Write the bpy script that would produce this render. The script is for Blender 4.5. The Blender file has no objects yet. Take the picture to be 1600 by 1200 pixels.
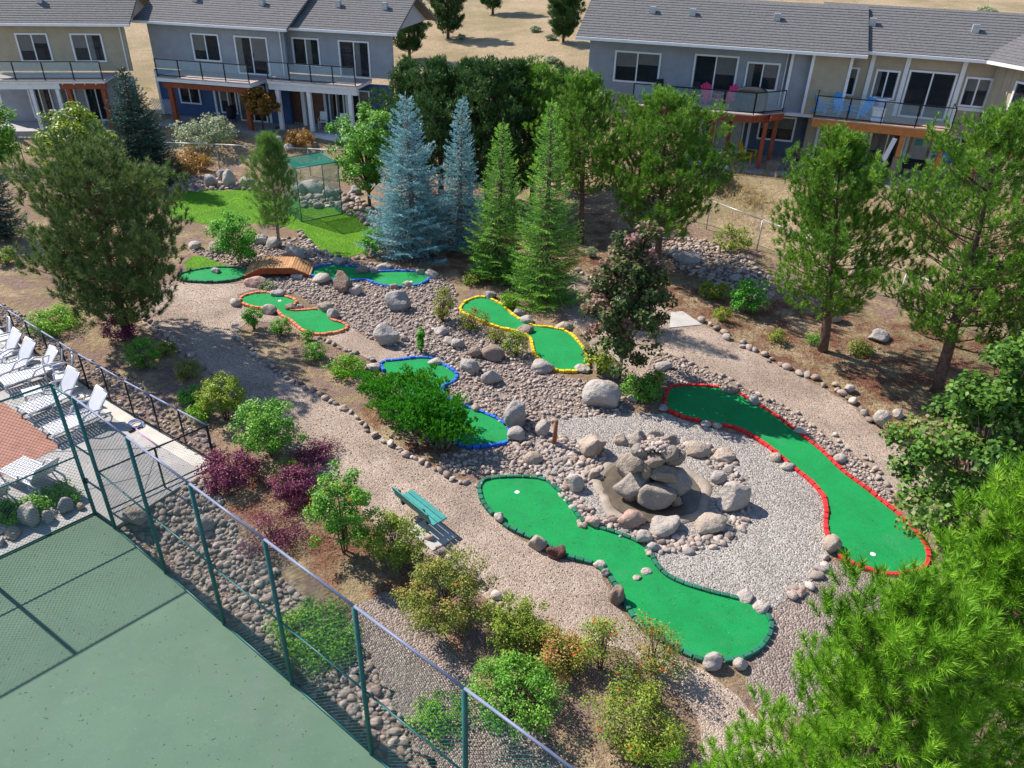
import bpy, bmesh, math, random
import numpy as np
from mathutils import Vector, Matrix
from mathutils.geometry import tessellate_polygon

scene = bpy.context.scene
COL = scene.collection
# ------------------------------------------------------------------ camera, sky, sun, exposure
CAM_H, PITCH, FOC, ROLL = 12.5, math.radians(31.5), 1200.0, math.radians(-1.7)
cd = bpy.data.cameras.new('camera'); cam = bpy.data.objects.new('camera', cd); COL.objects.link(cam)
cd.sensor_width = 36.0; cd.lens = 36.0 * FOC / 1600.0; cd.clip_end = 2000.0; cd.clip_start = 0.1
FW = np.array([0, math.cos(PITCH), -math.sin(PITCH)]); _r = np.array([1., 0, 0]); _u = np.cross(_r, FW)
RT = math.cos(ROLL) * _r - math.sin(ROLL) * _u; UP = math.sin(ROLL) * _r + math.cos(ROLL) * _u
cam.matrix_world = Matrix(((RT[0], UP[0], -FW[0], 0), (RT[1], UP[1], -FW[1], 0), (RT[2], UP[2], -FW[2], CAM_H), (0, 0, 0, 1)))
scene.camera = cam
SUN_EL = math.radians(43.0); SH = np.array([.84, -.55]); SH = SH / np.linalg.norm(SH)      # SH: the way shadows fall
world = bpy.data.worlds.new('World'); scene.world = world; world.use_nodes = True
nt = world.node_tree; bg = nt.nodes['Background']; sky = nt.nodes.new('ShaderNodeTexSky')
sky.sky_type = 'NISHITA'; sky.sun_disc = False; sky.sun_elevation = SUN_EL
sky.sun_rotation = math.atan2(-SH[0], -SH[1]); sky.air_density = 1.0; sky.dust_density = 0.2; sky.altitude = 400; sky.ozone_density = 2.0
nt.links.new(sky.outputs[0], bg.inputs[0]); bg.inputs[1].default_value = 0.12
sd = bpy.data.lights.new('sun', 'SUN'); sd.energy = 4.9; sd.angle = math.radians(0.55); sd.color = (1.0, 0.92, 0.80)
sun = bpy.data.objects.new('sun', sd); COL.objects.link(sun)
sun.rotation_euler = Vector((SH[0] * math.cos(SUN_EL), SH[1] * math.cos(SUN_EL), -math.sin(SUN_EL))).to_track_quat('-Z', 'Y').to_euler()
scene.view_settings.view_transform = 'Standard'; scene.view_settings.look = 'None'
scene.view_settings.exposure = 0.90; scene.view_settings.gamma = 1.0; scene.view_settings.use_curve_mapping = False
scene.render.engine = 'CYCLES'
scene.cycles.max_bounces = 6; scene.cycles.diffuse_bounces = 3; scene.cycles.transparent_max_bounces = 12
scene.cycles.use_denoising = True

# ------------------------------------------------------------------ terrain and pixel-to-place helpers
FOOT = np.array([(-150, 47), (-60, 45), (-20, 43.3), (-9, 43), (2, 41), (8, 36.5), (11, 33), (15, 27.5), (22, 19), (40, 0), (90, -50)], float)
CF0 = np.array([-9.17, 13.40]); CFD = np.array([.787, -.617]); CFD = CFD / np.linalg.norm(CFD)      # tennis fence line
def foot_dist(x, y):
    x = np.asarray(x, float); y = np.asarray(y, float); best = np.full(x.shape, 1e9); sgn = np.ones(x.shape)
    for a, b in zip(FOOT[:-1], FOOT[1:]):
        d = b - a; L2 = d @ d
        t = np.clip(((x - a[0]) * d[0] + (y - a[1]) * d[1]) / L2, 0, 1)
        ex, ey = x - a[0] - t * d[0], y - a[1] - t * d[1]; dist = np.hypot(ex, ey)
        s = np.where(d[0] * ey - d[1] * ex > 0, 1.0, -1.0)
        m = dist < best; best = np.where(m, dist, best); sgn = np.where(m, s, sgn)
    return best * sgn
def terrain(x, y):
    x = np.asarray(x, float); y = np.asarray(y, float)
    d = foot_dist(x, y)
    zp = 0.8 + 0.7 * np.clip((x + 6) / 10, 0, 1)
    t = np.clip(d / 4.2, 0, 1); h = zp * t * t * (3 - 2 * t) + 0.055 * np.clip(d - 16, 0, 200)
    h = h + np.where(d > 0, 1, 0) * np.clip(1 - abs(d - 2.1) / 2.1, 0, 1) * 0.10 * np.sin(x * 1.9 + y * .7) * np.cos(y * 1.3 - x * .8)
    # shallow drainage dip along the outer side of the court fence
    along = (x - CF0[0]) * CFD[0] + (y - CF0[1]) * CFD[1]; out = (x - CF0[0]) * -CFD[1] + (y - CF0[1]) * CFD[0]
    dip = np.clip((out - 0.02) / .25, 0, 1) * np.clip((2.2 - out) / 1.5, 0, 1) * np.clip((along + .2) / .6, 0, 1)
    return h - 0.34 * dip
def h1(x, y): return float(terrain(x, y))
def ray(px, py): return FW + (px - 800) / FOC * RT - (py - 600) / FOC * UP
CAMP = np.array([0, 0, CAM_H])
def at(px, py, z=None):
    d = ray(px, py)
    if z is not None: return CAMP + (z - CAM_H) / d[2] * d
    zz = 0.0
    for _ in range(14):
        p = CAMP + (zz - CAM_H) / d[2] * d; zz = .5 * zz + .5 * h1(p[0], p[1])
    return CAMP + (zz - CAM_H) / d[2] * d
def proj(p):
    q = np.asarray(p, float) - CAMP; d = q @ FW
    return 800 + FOC * (q @ RT) / d, 600 - FOC * (q @ UP) / d, d
def ppm(p): return FOC / proj(p)[2]
def height_to(base, top_py):
    lo, hi = 0.1, 11.5
    for _ in range(40):
        m = .5 * (lo + hi)
        if proj((base[0], base[1], base[2] + m))[1] > top_py: lo = m
        else: hi = m
    return lo

# ------------------------------------------------------------------ materials
def _mix(nt, fac, a, b):
    m = nt.nodes.new('ShaderNodeMix'); m.data_type = 'RGBA'
    for s, v in ((m.inputs[0], fac), (m.inputs[6], a), (m.inputs[7], b)):
        if hasattr(v, 'is_output'): nt.links.new(v, s)
        elif isinstance(v, (int, float)): s.default_value = v
        else: s.default_value = (*v, 1) if len(v) == 3 else v
    return m.outputs[2]
def _ramp(nt, fac, stops):
    r = nt.nodes.new('ShaderNodeValToRGB'); el = r.color_ramp.elements
    while len(el) < len(stops): el.new(.5)
    for e, (p, c) in zip(el, stops): e.position = p; e.color = (*c, 1)
    nt.links.new(fac, r.inputs[0]); return r.outputs[0]
def _noise(nt, vec, scale, detail=4, rough=.55):
    n = nt.nodes.new('ShaderNodeTexNoise'); n.inputs['Scale'].default_value = scale
    n.inputs['Detail'].default_value = detail; n.inputs['Roughness'].default_value = rough
    if vec is not None: nt.links.new(vec, n.inputs['Vector'])
    return n.outputs[0]
def _newmat(name):
    m = bpy.data.materials.new(name); m.use_nodes = True; nt = m.node_tree
    return m, nt, nt.nodes['Principled BSDF']
def _bump(nt, b, hgt, dist, strength=1.0):
    bp = nt.nodes.new('ShaderNodeBump'); bp.inputs['Distance'].default_value = dist; bp.inputs['Strength'].default_value = strength
    nt.links.new(hgt, bp.inputs['Height']); nt.links.new(bp.outputs[0], b.inputs['Normal'])
def mat(name, c1, c2=None, scale=6.0, rough=.75, bump=0.0, bscale=None, metal=0.0, rnd=0.0, detail=5, obj=False, spec=.3):
    """Two-tone noise material; rnd = how much each object's own random tint shifts the tone."""
    m, nt, b = _newmat(name)
    if c2 is None: c2 = tuple(v * .8 for v in c1)
    tc = nt.nodes.new('ShaderNodeTexCoord') if obj else nt.nodes.new('ShaderNodeNewGeometry')
    vec = tc.outputs['Object'] if obj else tc.outputs['Position']
    f = _noise(nt, vec, scale, detail)
    col = _ramp(nt, f, [(.32, c2), (.68, c1)])
    if rnd:
        oi = nt.nodes.new('ShaderNodeObjectInfo')
        hs = nt.nodes.new('ShaderNodeHueSaturation'); mr = nt.nodes.new('ShaderNodeMapRange')
        mr.inputs[3].default_value = 1 - rnd; mr.inputs[4].default_value = 1 + rnd
        nt.links.new(oi.outputs['Random'], mr.inputs[0]); nt.links.new(mr.outputs[0], hs.inputs['Value']); nt.links.new(col, hs.inputs['Color'])
        col = hs.outputs[0]
    nt.links.new(col, b.inputs['Base Color']); b.inputs['Roughness'].default_value = rough; b.inputs['Metallic'].default_value = metal
    b.inputs['Specular IOR Level'].default_value = spec
    if bump: _bump(nt, b, _noise(nt, vec, bscale or scale * 4, 6, .6), bump)
    return m
def leafmat(name, stops, trans=.28, rough=.5):
    m, nt, b = _newmat(name); out = nt.nodes['Material Output']
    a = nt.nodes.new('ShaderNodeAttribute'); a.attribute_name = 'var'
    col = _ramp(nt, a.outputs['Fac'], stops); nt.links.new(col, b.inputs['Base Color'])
    b.inputs['Roughness'].default_value = rough; b.inputs['Specular IOR Level'].default_value = .25
    t = nt.nodes.new('ShaderNodeBsdfTranslucent'); mx = nt.nodes.new('ShaderNodeMixShader'); mx.inputs[0].default_value = trans
    nt.links.new(col, t.inputs[0]); nt.links.new(b.outputs[0], mx.inputs[1]); nt.links.new(t.outputs[0], mx.inputs[2])
    nt.links.new(mx.outputs[0], out.inputs[0]); return m
def stonemat(name, use_attr, palette, scale=9, bump=.05):
    m, nt, b = _newmat(name)
    tc = nt.nodes.new('ShaderNodeNewGeometry')
    if use_attr: s = nt.nodes.new('ShaderNodeAttribute'); s.attribute_name = 'var'; f = s.outputs['Fac']
    else: s = nt.nodes.new('ShaderNodeObjectInfo'); f = s.outputs['Random']
    base = _ramp(nt, f, palette)
    n = _noise(nt, tc.outputs['Position'], scale, 7, .65)
    sp = _noise(nt, tc.outputs['Position'], scale * 7, 3, .6)
    col = _mix(nt, n, tuple(v * .72 for v in (1, 1, 1)), (1.18, 1.16, 1.12))
    cr = nt.nodes.new('ShaderNodeTexNoise'); cr.inputs['Scale'].default_value = scale * .9; cr.inputs['Detail'].default_value = 8; cr.inputs['Roughness'].default_value = .7; cr.noise_type = 'RIDGED_MULTIFRACTAL' if hasattr(cr, 'noise_type') else 'FBM'
    nt.links.new(tc.outputs['Position'], cr.inputs['Vector'])
    col2 = _mix(nt, sp, (.8, .8, .82), (1.14, 1.13, 1.12))
    for c in (col, col2):
        mu = nt.nodes.new('ShaderNodeMix'); mu.data_type = 'RGBA'; mu.blend_type = 'MULTIPLY'; mu.inputs[0].default_value = 1
        nt.links.new(base, mu.inputs[6]); nt.links.new(c, mu.inputs[7]); base = mu.outputs[2]
    nt.links.new(base, b.inputs['Base Color']); b.inputs['Roughness'].default_value = .85; b.inputs['Specular IOR Level'].default_value = .2
    _bump(nt, b, n, bump, 1.0); return m
def gravelmat(name, pal, cell, bump, patch=.35, patch2=(.75, .72, .7)):
    """Loose stones: each voronoi cell is one chip with its own tone."""
    m, nt, b = _newmat(name); g = nt.nodes.new('ShaderNodeNewGeometry')
    v = nt.nodes.new('ShaderNodeTexVoronoi'); v.inputs['Scale'].default_value = cell; v.voronoi_dimensions = '2D'
    nt.links.new(g.outputs['Position'], v.inputs['Vector'])
    sep = nt.nodes.new('ShaderNodeSeparateColor'); nt.links.new(v.outputs['Color'], sep.inputs[0])
    col = _ramp(nt, sep.outputs[0], pal)
    big = _noise(nt, g.outputs['Position'], .55, 5, .6)
    rr = _ramp(nt, big, [(.35, patch2), (.62, (1.08, 1.06, 1.02))])
    mu = nt.nodes.new('ShaderNodeMix'); mu.data_type = 'RGBA'; mu.blend_type = 'MULTIPLY'; mu.inputs[0].default_value = patch * 2
    nt.links.new(col, mu.inputs[6]); nt.links.new(rr, mu.inputs[7])
    nt.links.new(mu.outputs[2], b.inputs['Base Color']); b.inputs['Roughness'].default_value = .9; b.inputs['Specular IOR Level'].default_value = .15
    inv = nt.nodes.new('ShaderNodeMath'); inv.operation = 'SUBTRACT'; inv.inputs[0].default_value = 1
    nt.links.new(v.outputs['Distance'], inv.inputs[1])
    ad = nt.nodes.new('ShaderNodeMath'); ad.operation = 'MULTIPLY_ADD'; ad.inputs[1].default_value = 1.2
    nt.links.new(_noise(nt, g.outputs['Position'], 3.2, 5, .65), ad.inputs[0]); nt.links.new(inv.outputs[0], ad.inputs[2])
    _bump(nt, b, ad.outputs[0], bump); return m

M = {}
def layered(name, base, layers, rough, bump=0, bscale=60):
    m, nt, b = _newmat(name); g = nt.nodes.new('ShaderNodeNewGeometry'); col = base
    for scale, lo, hi, c, amt, det in layers:
        f = _ramp(nt, _noise(nt, g.outputs['Position'], scale, det, .62), [(lo, (0, 0, 0)), (hi, (amt, amt, amt))]); col = _mix(nt, f, col, c)
    nt.links.new(col, b.inputs['Base Color']); b.inputs['Roughness'].default_value = rough; b.inputs['Specular IOR Level'].default_value = .25
    if bump: _bump(nt, b, _noise(nt, g.outputs['Position'], bscale, 4, .7), bump)
    return m
M['turf'] = layered('putting_turf', (.003, .26, .066), [(1.3, .42, .62, (.004, .20, .050), .8, 5), (.7, .55, .72, (.03, .27, .10), .6, 4), (60, .4, .62, (.002, .15, .04), .55, 3), (26, .66, .74, (.16, .15, .09), .6, 2)], .88, .008, 160)
M['gravel_tan'] = gravelmat('path_gravel', [(.0, (.21, .162, .132)), (.5, (.325, .258, .218)), (1, (.43, .355, .31))], 36, .014, .46, (.66, .62, .60))
M['gravel_grey'] = gravelmat('circle_gravel', [(.0, (.175, .158, .15)), (.5, (.285, .262, .248)), (1, (.40, .37, .352))], 26, .02, .25)
M['bedsoil'] = gravelmat('bed_soil', [(.0, (.15, .118, .105)), (.5, (.235, .19, .17)), (1, (.32, .265, .24))], 24, .03)
M['lawn'] = mat('lawn_grass', (.13, .30, .012), (.075, .21, .008), 1.1, .9, .03, 60, detail=8)
M['concrete'] = mat('concrete', (.42, .40, .385), (.33, .315, .305), 1.6, .85, .006, 40, detail=8)
M['deckconc'] = layered('pool_deck_concrete', (.34, .325, .32), [(.8, .4, .62, (.26, .25, .25), .9, 9), (2.6, .56, .70, (.42, .40, .385), .6, 6), (9, .62, .72, (.18, .17, .17), .5, 5)], .85, .004, 50)
M['redpave'] = mat('red_paving', (.33, .155, .115), (.25, .115, .088), 3.0, .85, .01, 30)
M['court'] = layered('court_acrylic', (.086, .150, .105), [(.5, .4, .6, (.070, .126, .088), .8, 8), (.28, .56, .70, (.120, .142, .122), .55, 5), (3.2, .58, .74, (.108, .174, .127), .5, 7), (.9, .60, .66, (.075, .14, .10), .5, 9), (40, .68, .74, (.33, .36, .30), .5, 2)], .82, .003, 70)
M['wood_deck'] = mat('bridge_wood', (.50, .27, .12), (.36, .18, .08), 5, .7, .004, 40, rnd=.22)
M['wood_red'] = mat('redwood_stain', (.32, .075, .030), (.24, .05, .02), 4, .6, .002, 40)
M['wood_orange'] = mat('cedar_stain', (.50, .19, .055), (.40, .14, .04), 4, .6, .002, 40)
M['stake'] = mat('stake_wood', (.30, .11, .05), (.2, .07, .035), 8, .8, .004, 50)
M['bark'] = mat('pine_bark', (.17, .105, .08), (.07, .045, .038), 9, .95, .03, 26)
M['barkred'] = mat('red_bark', (.24, .115, .075), (.11, .055, .04), 7, .95, .03, 22)
M['barkgrey'] = mat('grey_bark', (.26, .20, .18), (.15, .115, .10), 9, .9, .01, 30)
M['teal'] = mat('teal_paint', (.045, .26, .24), (.035, .21, .195), 6, .5, .001, 60, rnd=.1)
M['black'] = mat('black_metal', (.012, .012, .014), None, 5, .4)
M['greenpost'] = mat('green_coated_steel', (.025, .135, .125), (.02, .10, .10), 4, .45)
M['greenwire'] = mat('green_vinyl_wire', (.02, .10, .095), None, 4, .5)
M['railgrey'] = mat('pale_blue_grey_rail', (.17, .195, .29), (.13, .15, .24), 3, .45)
M['galv'] = mat('galvanised_steel', (.42, .43, .46), None, 5, .4, metal=.4)
M['greywire'] = mat('grey_wire', (.20, .20, .22), None, 5, .5)
M['plastic'] = mat('white_plastic', (.50, .50, .54), (.45, .45, .49), 3, .38, spec=.5)
M['net'] = mat('green_netting', (.01, .26, .20), (.008, .20, .15), 5, .7)
for k, c in dict(green=(.012, .135, .085), red=(.62, .020, .025), yellow=(.78, .52, .01), blue=(.015, .13, .62), orange=(.72, .21, .10), pale=(.5, .47, .44)).items():
    M['block_' + k] = mat(k + '_painted_block', c, tuple(v * .62 + .012 for v in c), 14, .78, .006, 40, rnd=.25)
M['white'] = mat('white_trim', (.74, .74, .76), (.66, .66, .68), 3, .5)
M['siding_grey'] = mat('grey_siding', (.30, .315, .35), (.25, .265, .30), 2, .7)
M['siding_blue'] = mat('blue_siding', (.05, .10, .235), (.035, .08, .19), 2, .65)
M['siding_tan'] = mat('tan_siding', (.40, .335, .24), (.34, .28, .2), 2, .7)
M['siding_dark'] = mat('slate_blue_siding', (.09, .11, .16), (.07, .09, .135), 2, .7)
M['siding_brown'] = mat('brown_siding', (.20, .10, .07), (.15, .075, .05), 3, .7)
M['shingle'] = mat('grey_shingles', (.15, .145, .15), (.09, .088, .092), 9, .95, .02, 14)
M['slab'] = mat('patio_slab', (.34, .325, .33), (.27, .255, .26), 2, .85, .004, 40)
M['deckfloor'] = mat('deck_boards', (.46, .30, .22), (.38, .24, .175), 5, .7, .003, 40)
M['deckgrey'] = mat('greyed_deck_boards', (.40, .33, .31), (.32, .265, .25), 5, .7, .003, 40)
M['deckred'] = mat('red_deck_boards', (.48, .14, .10), (.40, .11, .08), 5, .7, .003, 40)
M['pink'] = mat('pink_plastic', (.74, .035, .16), None, 3, .4); M['skyblue'] = mat('blue_plastic', (.02, .36, .80), None, 3, .4)
M['chairyellow'] = mat('yellow_plastic', (.70, .48, .015), None, 3, .4); M['curtain'] = mat('pale_curtain', (.5, .5, .46), (.4, .4, .38), 4, .9)
M['tealprint'] = mat('teal_panel', (.06, .42, .46), None, 3, .5); M['cover'] = mat('black_fabric_cover', (.02, .022, .028), (.012, .013, .017), 6, .75, .01, 9)
M['chimneypot'] = mat('lattice_white', (.6, .63, .72), None, 3, .6)
def glassmat(name, c, rough=.05, alpha=1.0):
    m, nt, b = _newmat(name); b.inputs['Base Color'].default_value = (*c, 1); b.inputs['Roughness'].default_value = rough
    b.inputs['Specular IOR Level'].default_value = .6
    if alpha < 1: b.inputs['Alpha'].default_value = alpha
    return m
M['glass'] = glassmat('window_glass', (.012, .017, .028)); M['railglass'] = glassmat('railing_glass', (.45, .6, .66), .03, .16)
M['paneglass'] = glassmat('pane_glass', (.02, .03, .045), .03, .28); M['roomdark'] = mat('dark_room', (.035, .033, .035), (.018, .018, .02), 2.5, .9); M['blind'] = mat('window_blind', (.50, .49, .46), (.42, .41, .39), 5, .8)
M['water'] = mat('wet_basin', (.13, .105, .08), (.075, .062, .05), 4, .3)
STONE_PAL = [(0, (0.194, 0.161, 0.146)), (.2, (0.317, 0.257, 0.230)), (.45, (0.405, 0.322, 0.285)), (.65, (0.317, 0.278, 0.268)), (.8, (0.440, 0.365, 0.323)), (.92, (0.510, 0.444, 0.404)), (1, (0.317, 0.222, 0.178))]
M['stone'] = stonemat('river_stone', False, STONE_PAL); M['stones'] = stonemat('river_stones', True, STONE_PAL)
M['fountain_stone'] = stonemat('fountain_stone', False, [(0, (.27, .22, .185)), (.5, (.33, .28, .24)), (1, (.30, .27, .255))], 6, .13)
M['chips'] = stonemat('gravel_chips', True, [(0, (.23, .20, .185)), (.5, (.31, .28, .26)), (1, (.40, .365, .345))])
M['boulder'] = stonemat('granite_boulder', False, [(0, (.31, .295, .30)), (.35, (.37, .34, .33)), (.7, (.42, .385, .365)), (1, (.35, .32, .31))], 4.800000000000001, .13)
M['boulder_tan'] = stonemat('tan_boulder', False, [(0, (.38, .31, .255)), (1, (.43, .36, .305))], 5.25, .13)
M['boulder_brown'] = stonemat('brown_boulder', False, [(0, (.24, .17, .14)), (1, (.31, .24, .20))], 6.0, .13)
M['boulder_red'] = stonemat('dark_red_boulder', False, [(0, (.15, .07, .06)), (1, (.18, .09, .075))], 9.0, .13)
M['boulder_pink'] = stonemat('pink_boulder', False, [(0, (.44, .30, .25)), (1, (.50, .36, .31))], 6.0, .13)
M['boulder_pale'] = stonemat('pale_boulder', False, [(0, (.40, .36, .33)), (1, (.46, .41, .375))], 6.0, .13)

LEAF = dict(
    pine=[(0, (.028, .075, .012)), (.4, (.10, .225, .022)), (.75, (.20, .37, .036)), (1, (.31, .45, .06))],
    pinedark=[(0, (.014, .042, .014)), (.5, (.045, .11, .026)), (1, (.11, .20, .04))],
    ponderosa=[(0, (.035, .06, .022)), (.4, (.095, .155, .042)), (.8, (.19, .27, .07)), (1, (.33, .30, .11))],
    sapling=[(0, (.04, .095, .022)), (.5, (.12, .235, .045)), (1, (.24, .36, .08))],
    near=[(0, (.035, .11, .008)), (.35, (.12, .29, .014)), (.8, (.23, .45, .03)), (.95, (.34, .50, .06)), (1, (.46, .32, .10))],
    bluespruce=[(0, (0.046, 0.128, 0.147)), (.5, (0.182, 0.401, 0.451)), (1, (0.510, 0.660, 0.660))],
    spruce=[(0, (0.041, 0.140, 0.026)), (.5, (0.152, 0.369, 0.055)), (.85, (0.345, 0.597, 0.061)), (1, (0.526, 0.660, 0.073))],
    sprucedark=[(0, (.01, .036, .03)), (.5, (.03, .085, .065)), (1, (.08, .165, .11))],
    broad=[(0, (0.035, 0.121, 0.014)), (.5, (0.123, 0.324, 0.034)), (.85, (0.263, 0.486, 0.060)), (1, (0.473, 0.616, 0.144))],
    bright=[(0, (0.023, 0.127, 0.014)), (.5, (0.081, 0.329, 0.024)), (1, (0.227, 0.538, 0.054))],
    yellowgreen=[(0, (0.075, 0.120, 0.011)), (.5, (0.213, 0.312, 0.024)), (1, (0.413, 0.444, 0.055))],
    olive=[(0, (0.068, 0.119, 0.014)), (.5, (0.194, 0.280, 0.031)), (.85, (0.345, 0.393, 0.054)), (1, (0.448, 0.224, 0.084))],
    purple=[(0, (0.048, 0.011, 0.031)), (.5, (0.163, 0.033, 0.086)), (.85, (0.308, 0.077, 0.144)), (1, (0.439, 0.132, 0.144))],
    redmaple=[(0, (.022, .034, .016)), (.32, (.055, .095, .028)), (.52, (.10, .155, .04)), (.68, (.24, .12, .10)), (1, (.50, .27, .30))],
    maple=[(0, (.02, .06, .012)), (.4, (.06, .155, .02)), (.68, (.13, .25, .035)), (.84, (.30, .24, .13)), (1, (.48, .36, .30))],
    amber=[(0, (.12, .06, .015)), (.5, (.34, .17, .03)), (1, (.52, .34, .08))],
    silver=[(0, (.11, .16, .06)), (.5, (.30, .36, .20)), (1, (.58, .6, .44))],
    mugo=[(0, (0.012, 0.078, 0.007)), (.45, (0.053, 0.260, 0.014)), (.8, (0.128, 0.429, 0.024)), (1, (0.225, 0.533, 0.042))],
    juniper=[(0, (0.048, 0.144, 0.007)), (.5, (0.144, 0.348, 0.013)), (1, (0.312, 0.528, 0.033))],
    rose=[(0, (0.072, 0.105, 0.021)), (.5, (0.200, 0.250, 0.040)), (.75, (0.358, 0.315, 0.069)), (1, (0.629, 0.210, 0.115))],
    straw=[(0, (.20, .14, .06)), (.5, (.42, .31, .14)), (1, (.60, .47, .24))],
    grass=[(0, (.06, .17, .006)), (.5, (.125, .30, .012)), (1, (.23, .40, .03))],
    litter=[(0, (.10, .055, .035)), (.5, (.22, .13, .085)), (1, (.36, .25, .18))],
    flower=[(0, (.6, .03, .02)), (1, (.75, .16, .03))])
for k, s in LEAF.items(): M['leaf_' + k] = leafmat('foliage_' + k, s, .20 if k in ('pine', 'pinedark', 'ponderosa', 'near', 'bluespruce', 'spruce', 'sprucedark', 'mugo') else .32)
# ------------------------------------------------------------------ object helpers
def tag(o, label=None, cat=None, group=None, kind=None):
    if label: o['label'] = label
    if cat: o['category'] = cat
    if group: o['group'] = group
    if kind: o['kind'] = kind
    return o
def link(name, me, parent=None, loc=None, rot=None):
    o = bpy.data.objects.new(name, me); COL.objects.link(o)
    if parent is not None: o.parent = parent
    if loc is not None: o.location = tuple(float(v) for v in loc)
    if rot is not None: o.rotation_euler = rot
    return o
def empty(name, loc, rz=0.0, label=None, cat=None, group=None):
    o = link(name, None, None, loc, (0, 0, rz)); o.empty_display_size = .2
    return tag(o, label, cat, group)
def mesh_np(name, V, F, m, smooth=False, var=None, vname='var'):
    V = np.asarray(V, np.float32); F = np.asarray(F, np.int32); n, k = F.shape
    me = bpy.data.meshes.new(name); me.vertices.add(len(V)); me.vertices.foreach_set('co', V.ravel())
    me.loops.add(n * k); me.loops.foreach_set('vertex_index', F.ravel())
    me.polygons.add(n); me.polygons.foreach_set('loop_start', np.arange(n, dtype=np.int32) * k)
    if smooth: me.polygons.foreach_set('use_smooth', np.ones(n, bool))
    if var is not None:
        a = me.attributes.new(vname, 'FLOAT', 'FACE' if len(var) == n else 'POINT'); a.data.foreach_set('value', np.asarray(var, np.float32))
    me.update(calc_edges=True); me.materials.append(m); return me
class MB:
    """Collects boxes, bars, tubes and prisms into ONE mesh."""
    def __init__(s): s.v = []; s.f = []
    def add(s, v, f): n = len(s.v); s.v += [tuple(map(float, p)) for p in v]; s.f += [tuple(i + n for i in q) for q in f]; return s
    def box(s, x0, x1, y0, y1, z0, z1):
        return s.add([(x, y, z) for z in (z0, z1) for y in (y0, y1) for x in (x0, x1)],
                     [(0, 2, 3, 1), (4, 5, 7, 6), (0, 1, 5, 4), (2, 6, 7, 3), (0, 4, 6, 2), (1, 3, 7, 5)])
    def bar(s, a, b, w, h, up=(0, 0, 1)):
        a, b = np.array(a, float), np.array(b, float); d = b - a; d /= np.linalg.norm(d)
        x = np.cross(d, up); x /= max(np.linalg.norm(x), 1e-6); y = np.cross(x, d)
        c = [p + sx * x * w / 2 + sy * y * h / 2 for p in (a, b) for sy in (-1, 1) for sx in (-1, 1)]
        return s.add(c, [(0, 1, 3, 2), (4, 6, 7, 5), (0, 4, 5, 1), (2, 3, 7, 6), (0, 2, 6, 4), (1, 5, 7, 3)])
    def tube(s, pts, r, n=8, cap=True):
        pts = [np.array(p, float) for p in pts]; r = r if hasattr(r, '__len__') else [r] * len(pts)
        rings = []; px = None
        for i, p in enumerate(pts):
            d = pts[min(i + 1, len(pts) - 1)] - pts[max(i - 1, 0)]; d /= max(np.linalg.norm(d), 1e-9)
            x = np.cross(d, (0, 0, 1) if abs(d[2]) < .95 else (1, 0, 0)) if px is None else px - d * (px @ d)
            x /= max(np.linalg.norm(x), 1e-9); px = x; y = np.cross(d, x)
            rings.append([p + r[i] * (math.cos(2 * math.pi * k / n) * x + math.sin(2 * math.pi * k / n) * y) for k in range(n)])
        f = [(i * n + k, i * n + (k + 1) % n, (i + 1) * n + (k + 1) % n, (i + 1) * n + k) for i in range(len(pts) - 1) for k in range(n)]
        if cap: f += [tuple(range(n))[::-1], tuple((len(pts) - 1) * n + k for k in range(n))]
        return s.add([p for q in rings for p in q], f)
    def prism(s, poly, z0, z1):
        n = len(poly); v = [(x, y, z0) for x, y in poly] + [(x, y, z1) for x, y in poly]
        tri = tessellate_polygon([[Vector((x, y, 0)) for x, y in poly]])
        f = [tuple(i + n for i in t) for t in tri] + [tuple(t)[::-1] for t in tri] + [(i, (i + 1) % n, n + (i + 1) % n, n + i) for i in range(n)]
        return s.add(v, f)
    def lathe(s, prof, n=24):
        v = [(r * math.cos(2 * math.pi * k / n), r * math.sin(2 * math.pi * k / n), z) for r, z in prof for k in range(n)]
        return s.add(v, [(i * n + k, i * n + (k + 1) % n, (i + 1) * n + (k + 1) % n, (i + 1) * n + k) for i in range(len(prof) - 1) for k in range(n)])
    def mesh(s, name, m, smooth=False, bevel=0.0, recalc=True):
        me = bpy.data.meshes.new(name); me.from_pydata(s.v, [], s.f)
        bm = bmesh.new(); bm.from_mesh(me)
        if recalc: bmesh.ops.recalc_face_normals(bm, faces=bm.faces)
        if bevel: bmesh.ops.bevel(bm, geom=[e for e in bm.edges], offset=bevel, segments=1, affect='EDGES', clamp_overlap=True)
        bm.to_mesh(me); bm.free()
        if smooth: me.polygons.foreach_set('use_smooth', [True] * len(me.polygons))
        me.materials.append(m); return me
    def build(s, name, m, parent=None, loc=None, rot=None, **k): return link(name, s.mesh(name, m, **k), parent, loc, rot)
def copy_tree(o, parent=None):
    c = o.copy(); COL.objects.link(c)
    if parent is not None: c.parent = parent
    for ch in list(o.children): copy_tree(ch, c)
    return c

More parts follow.
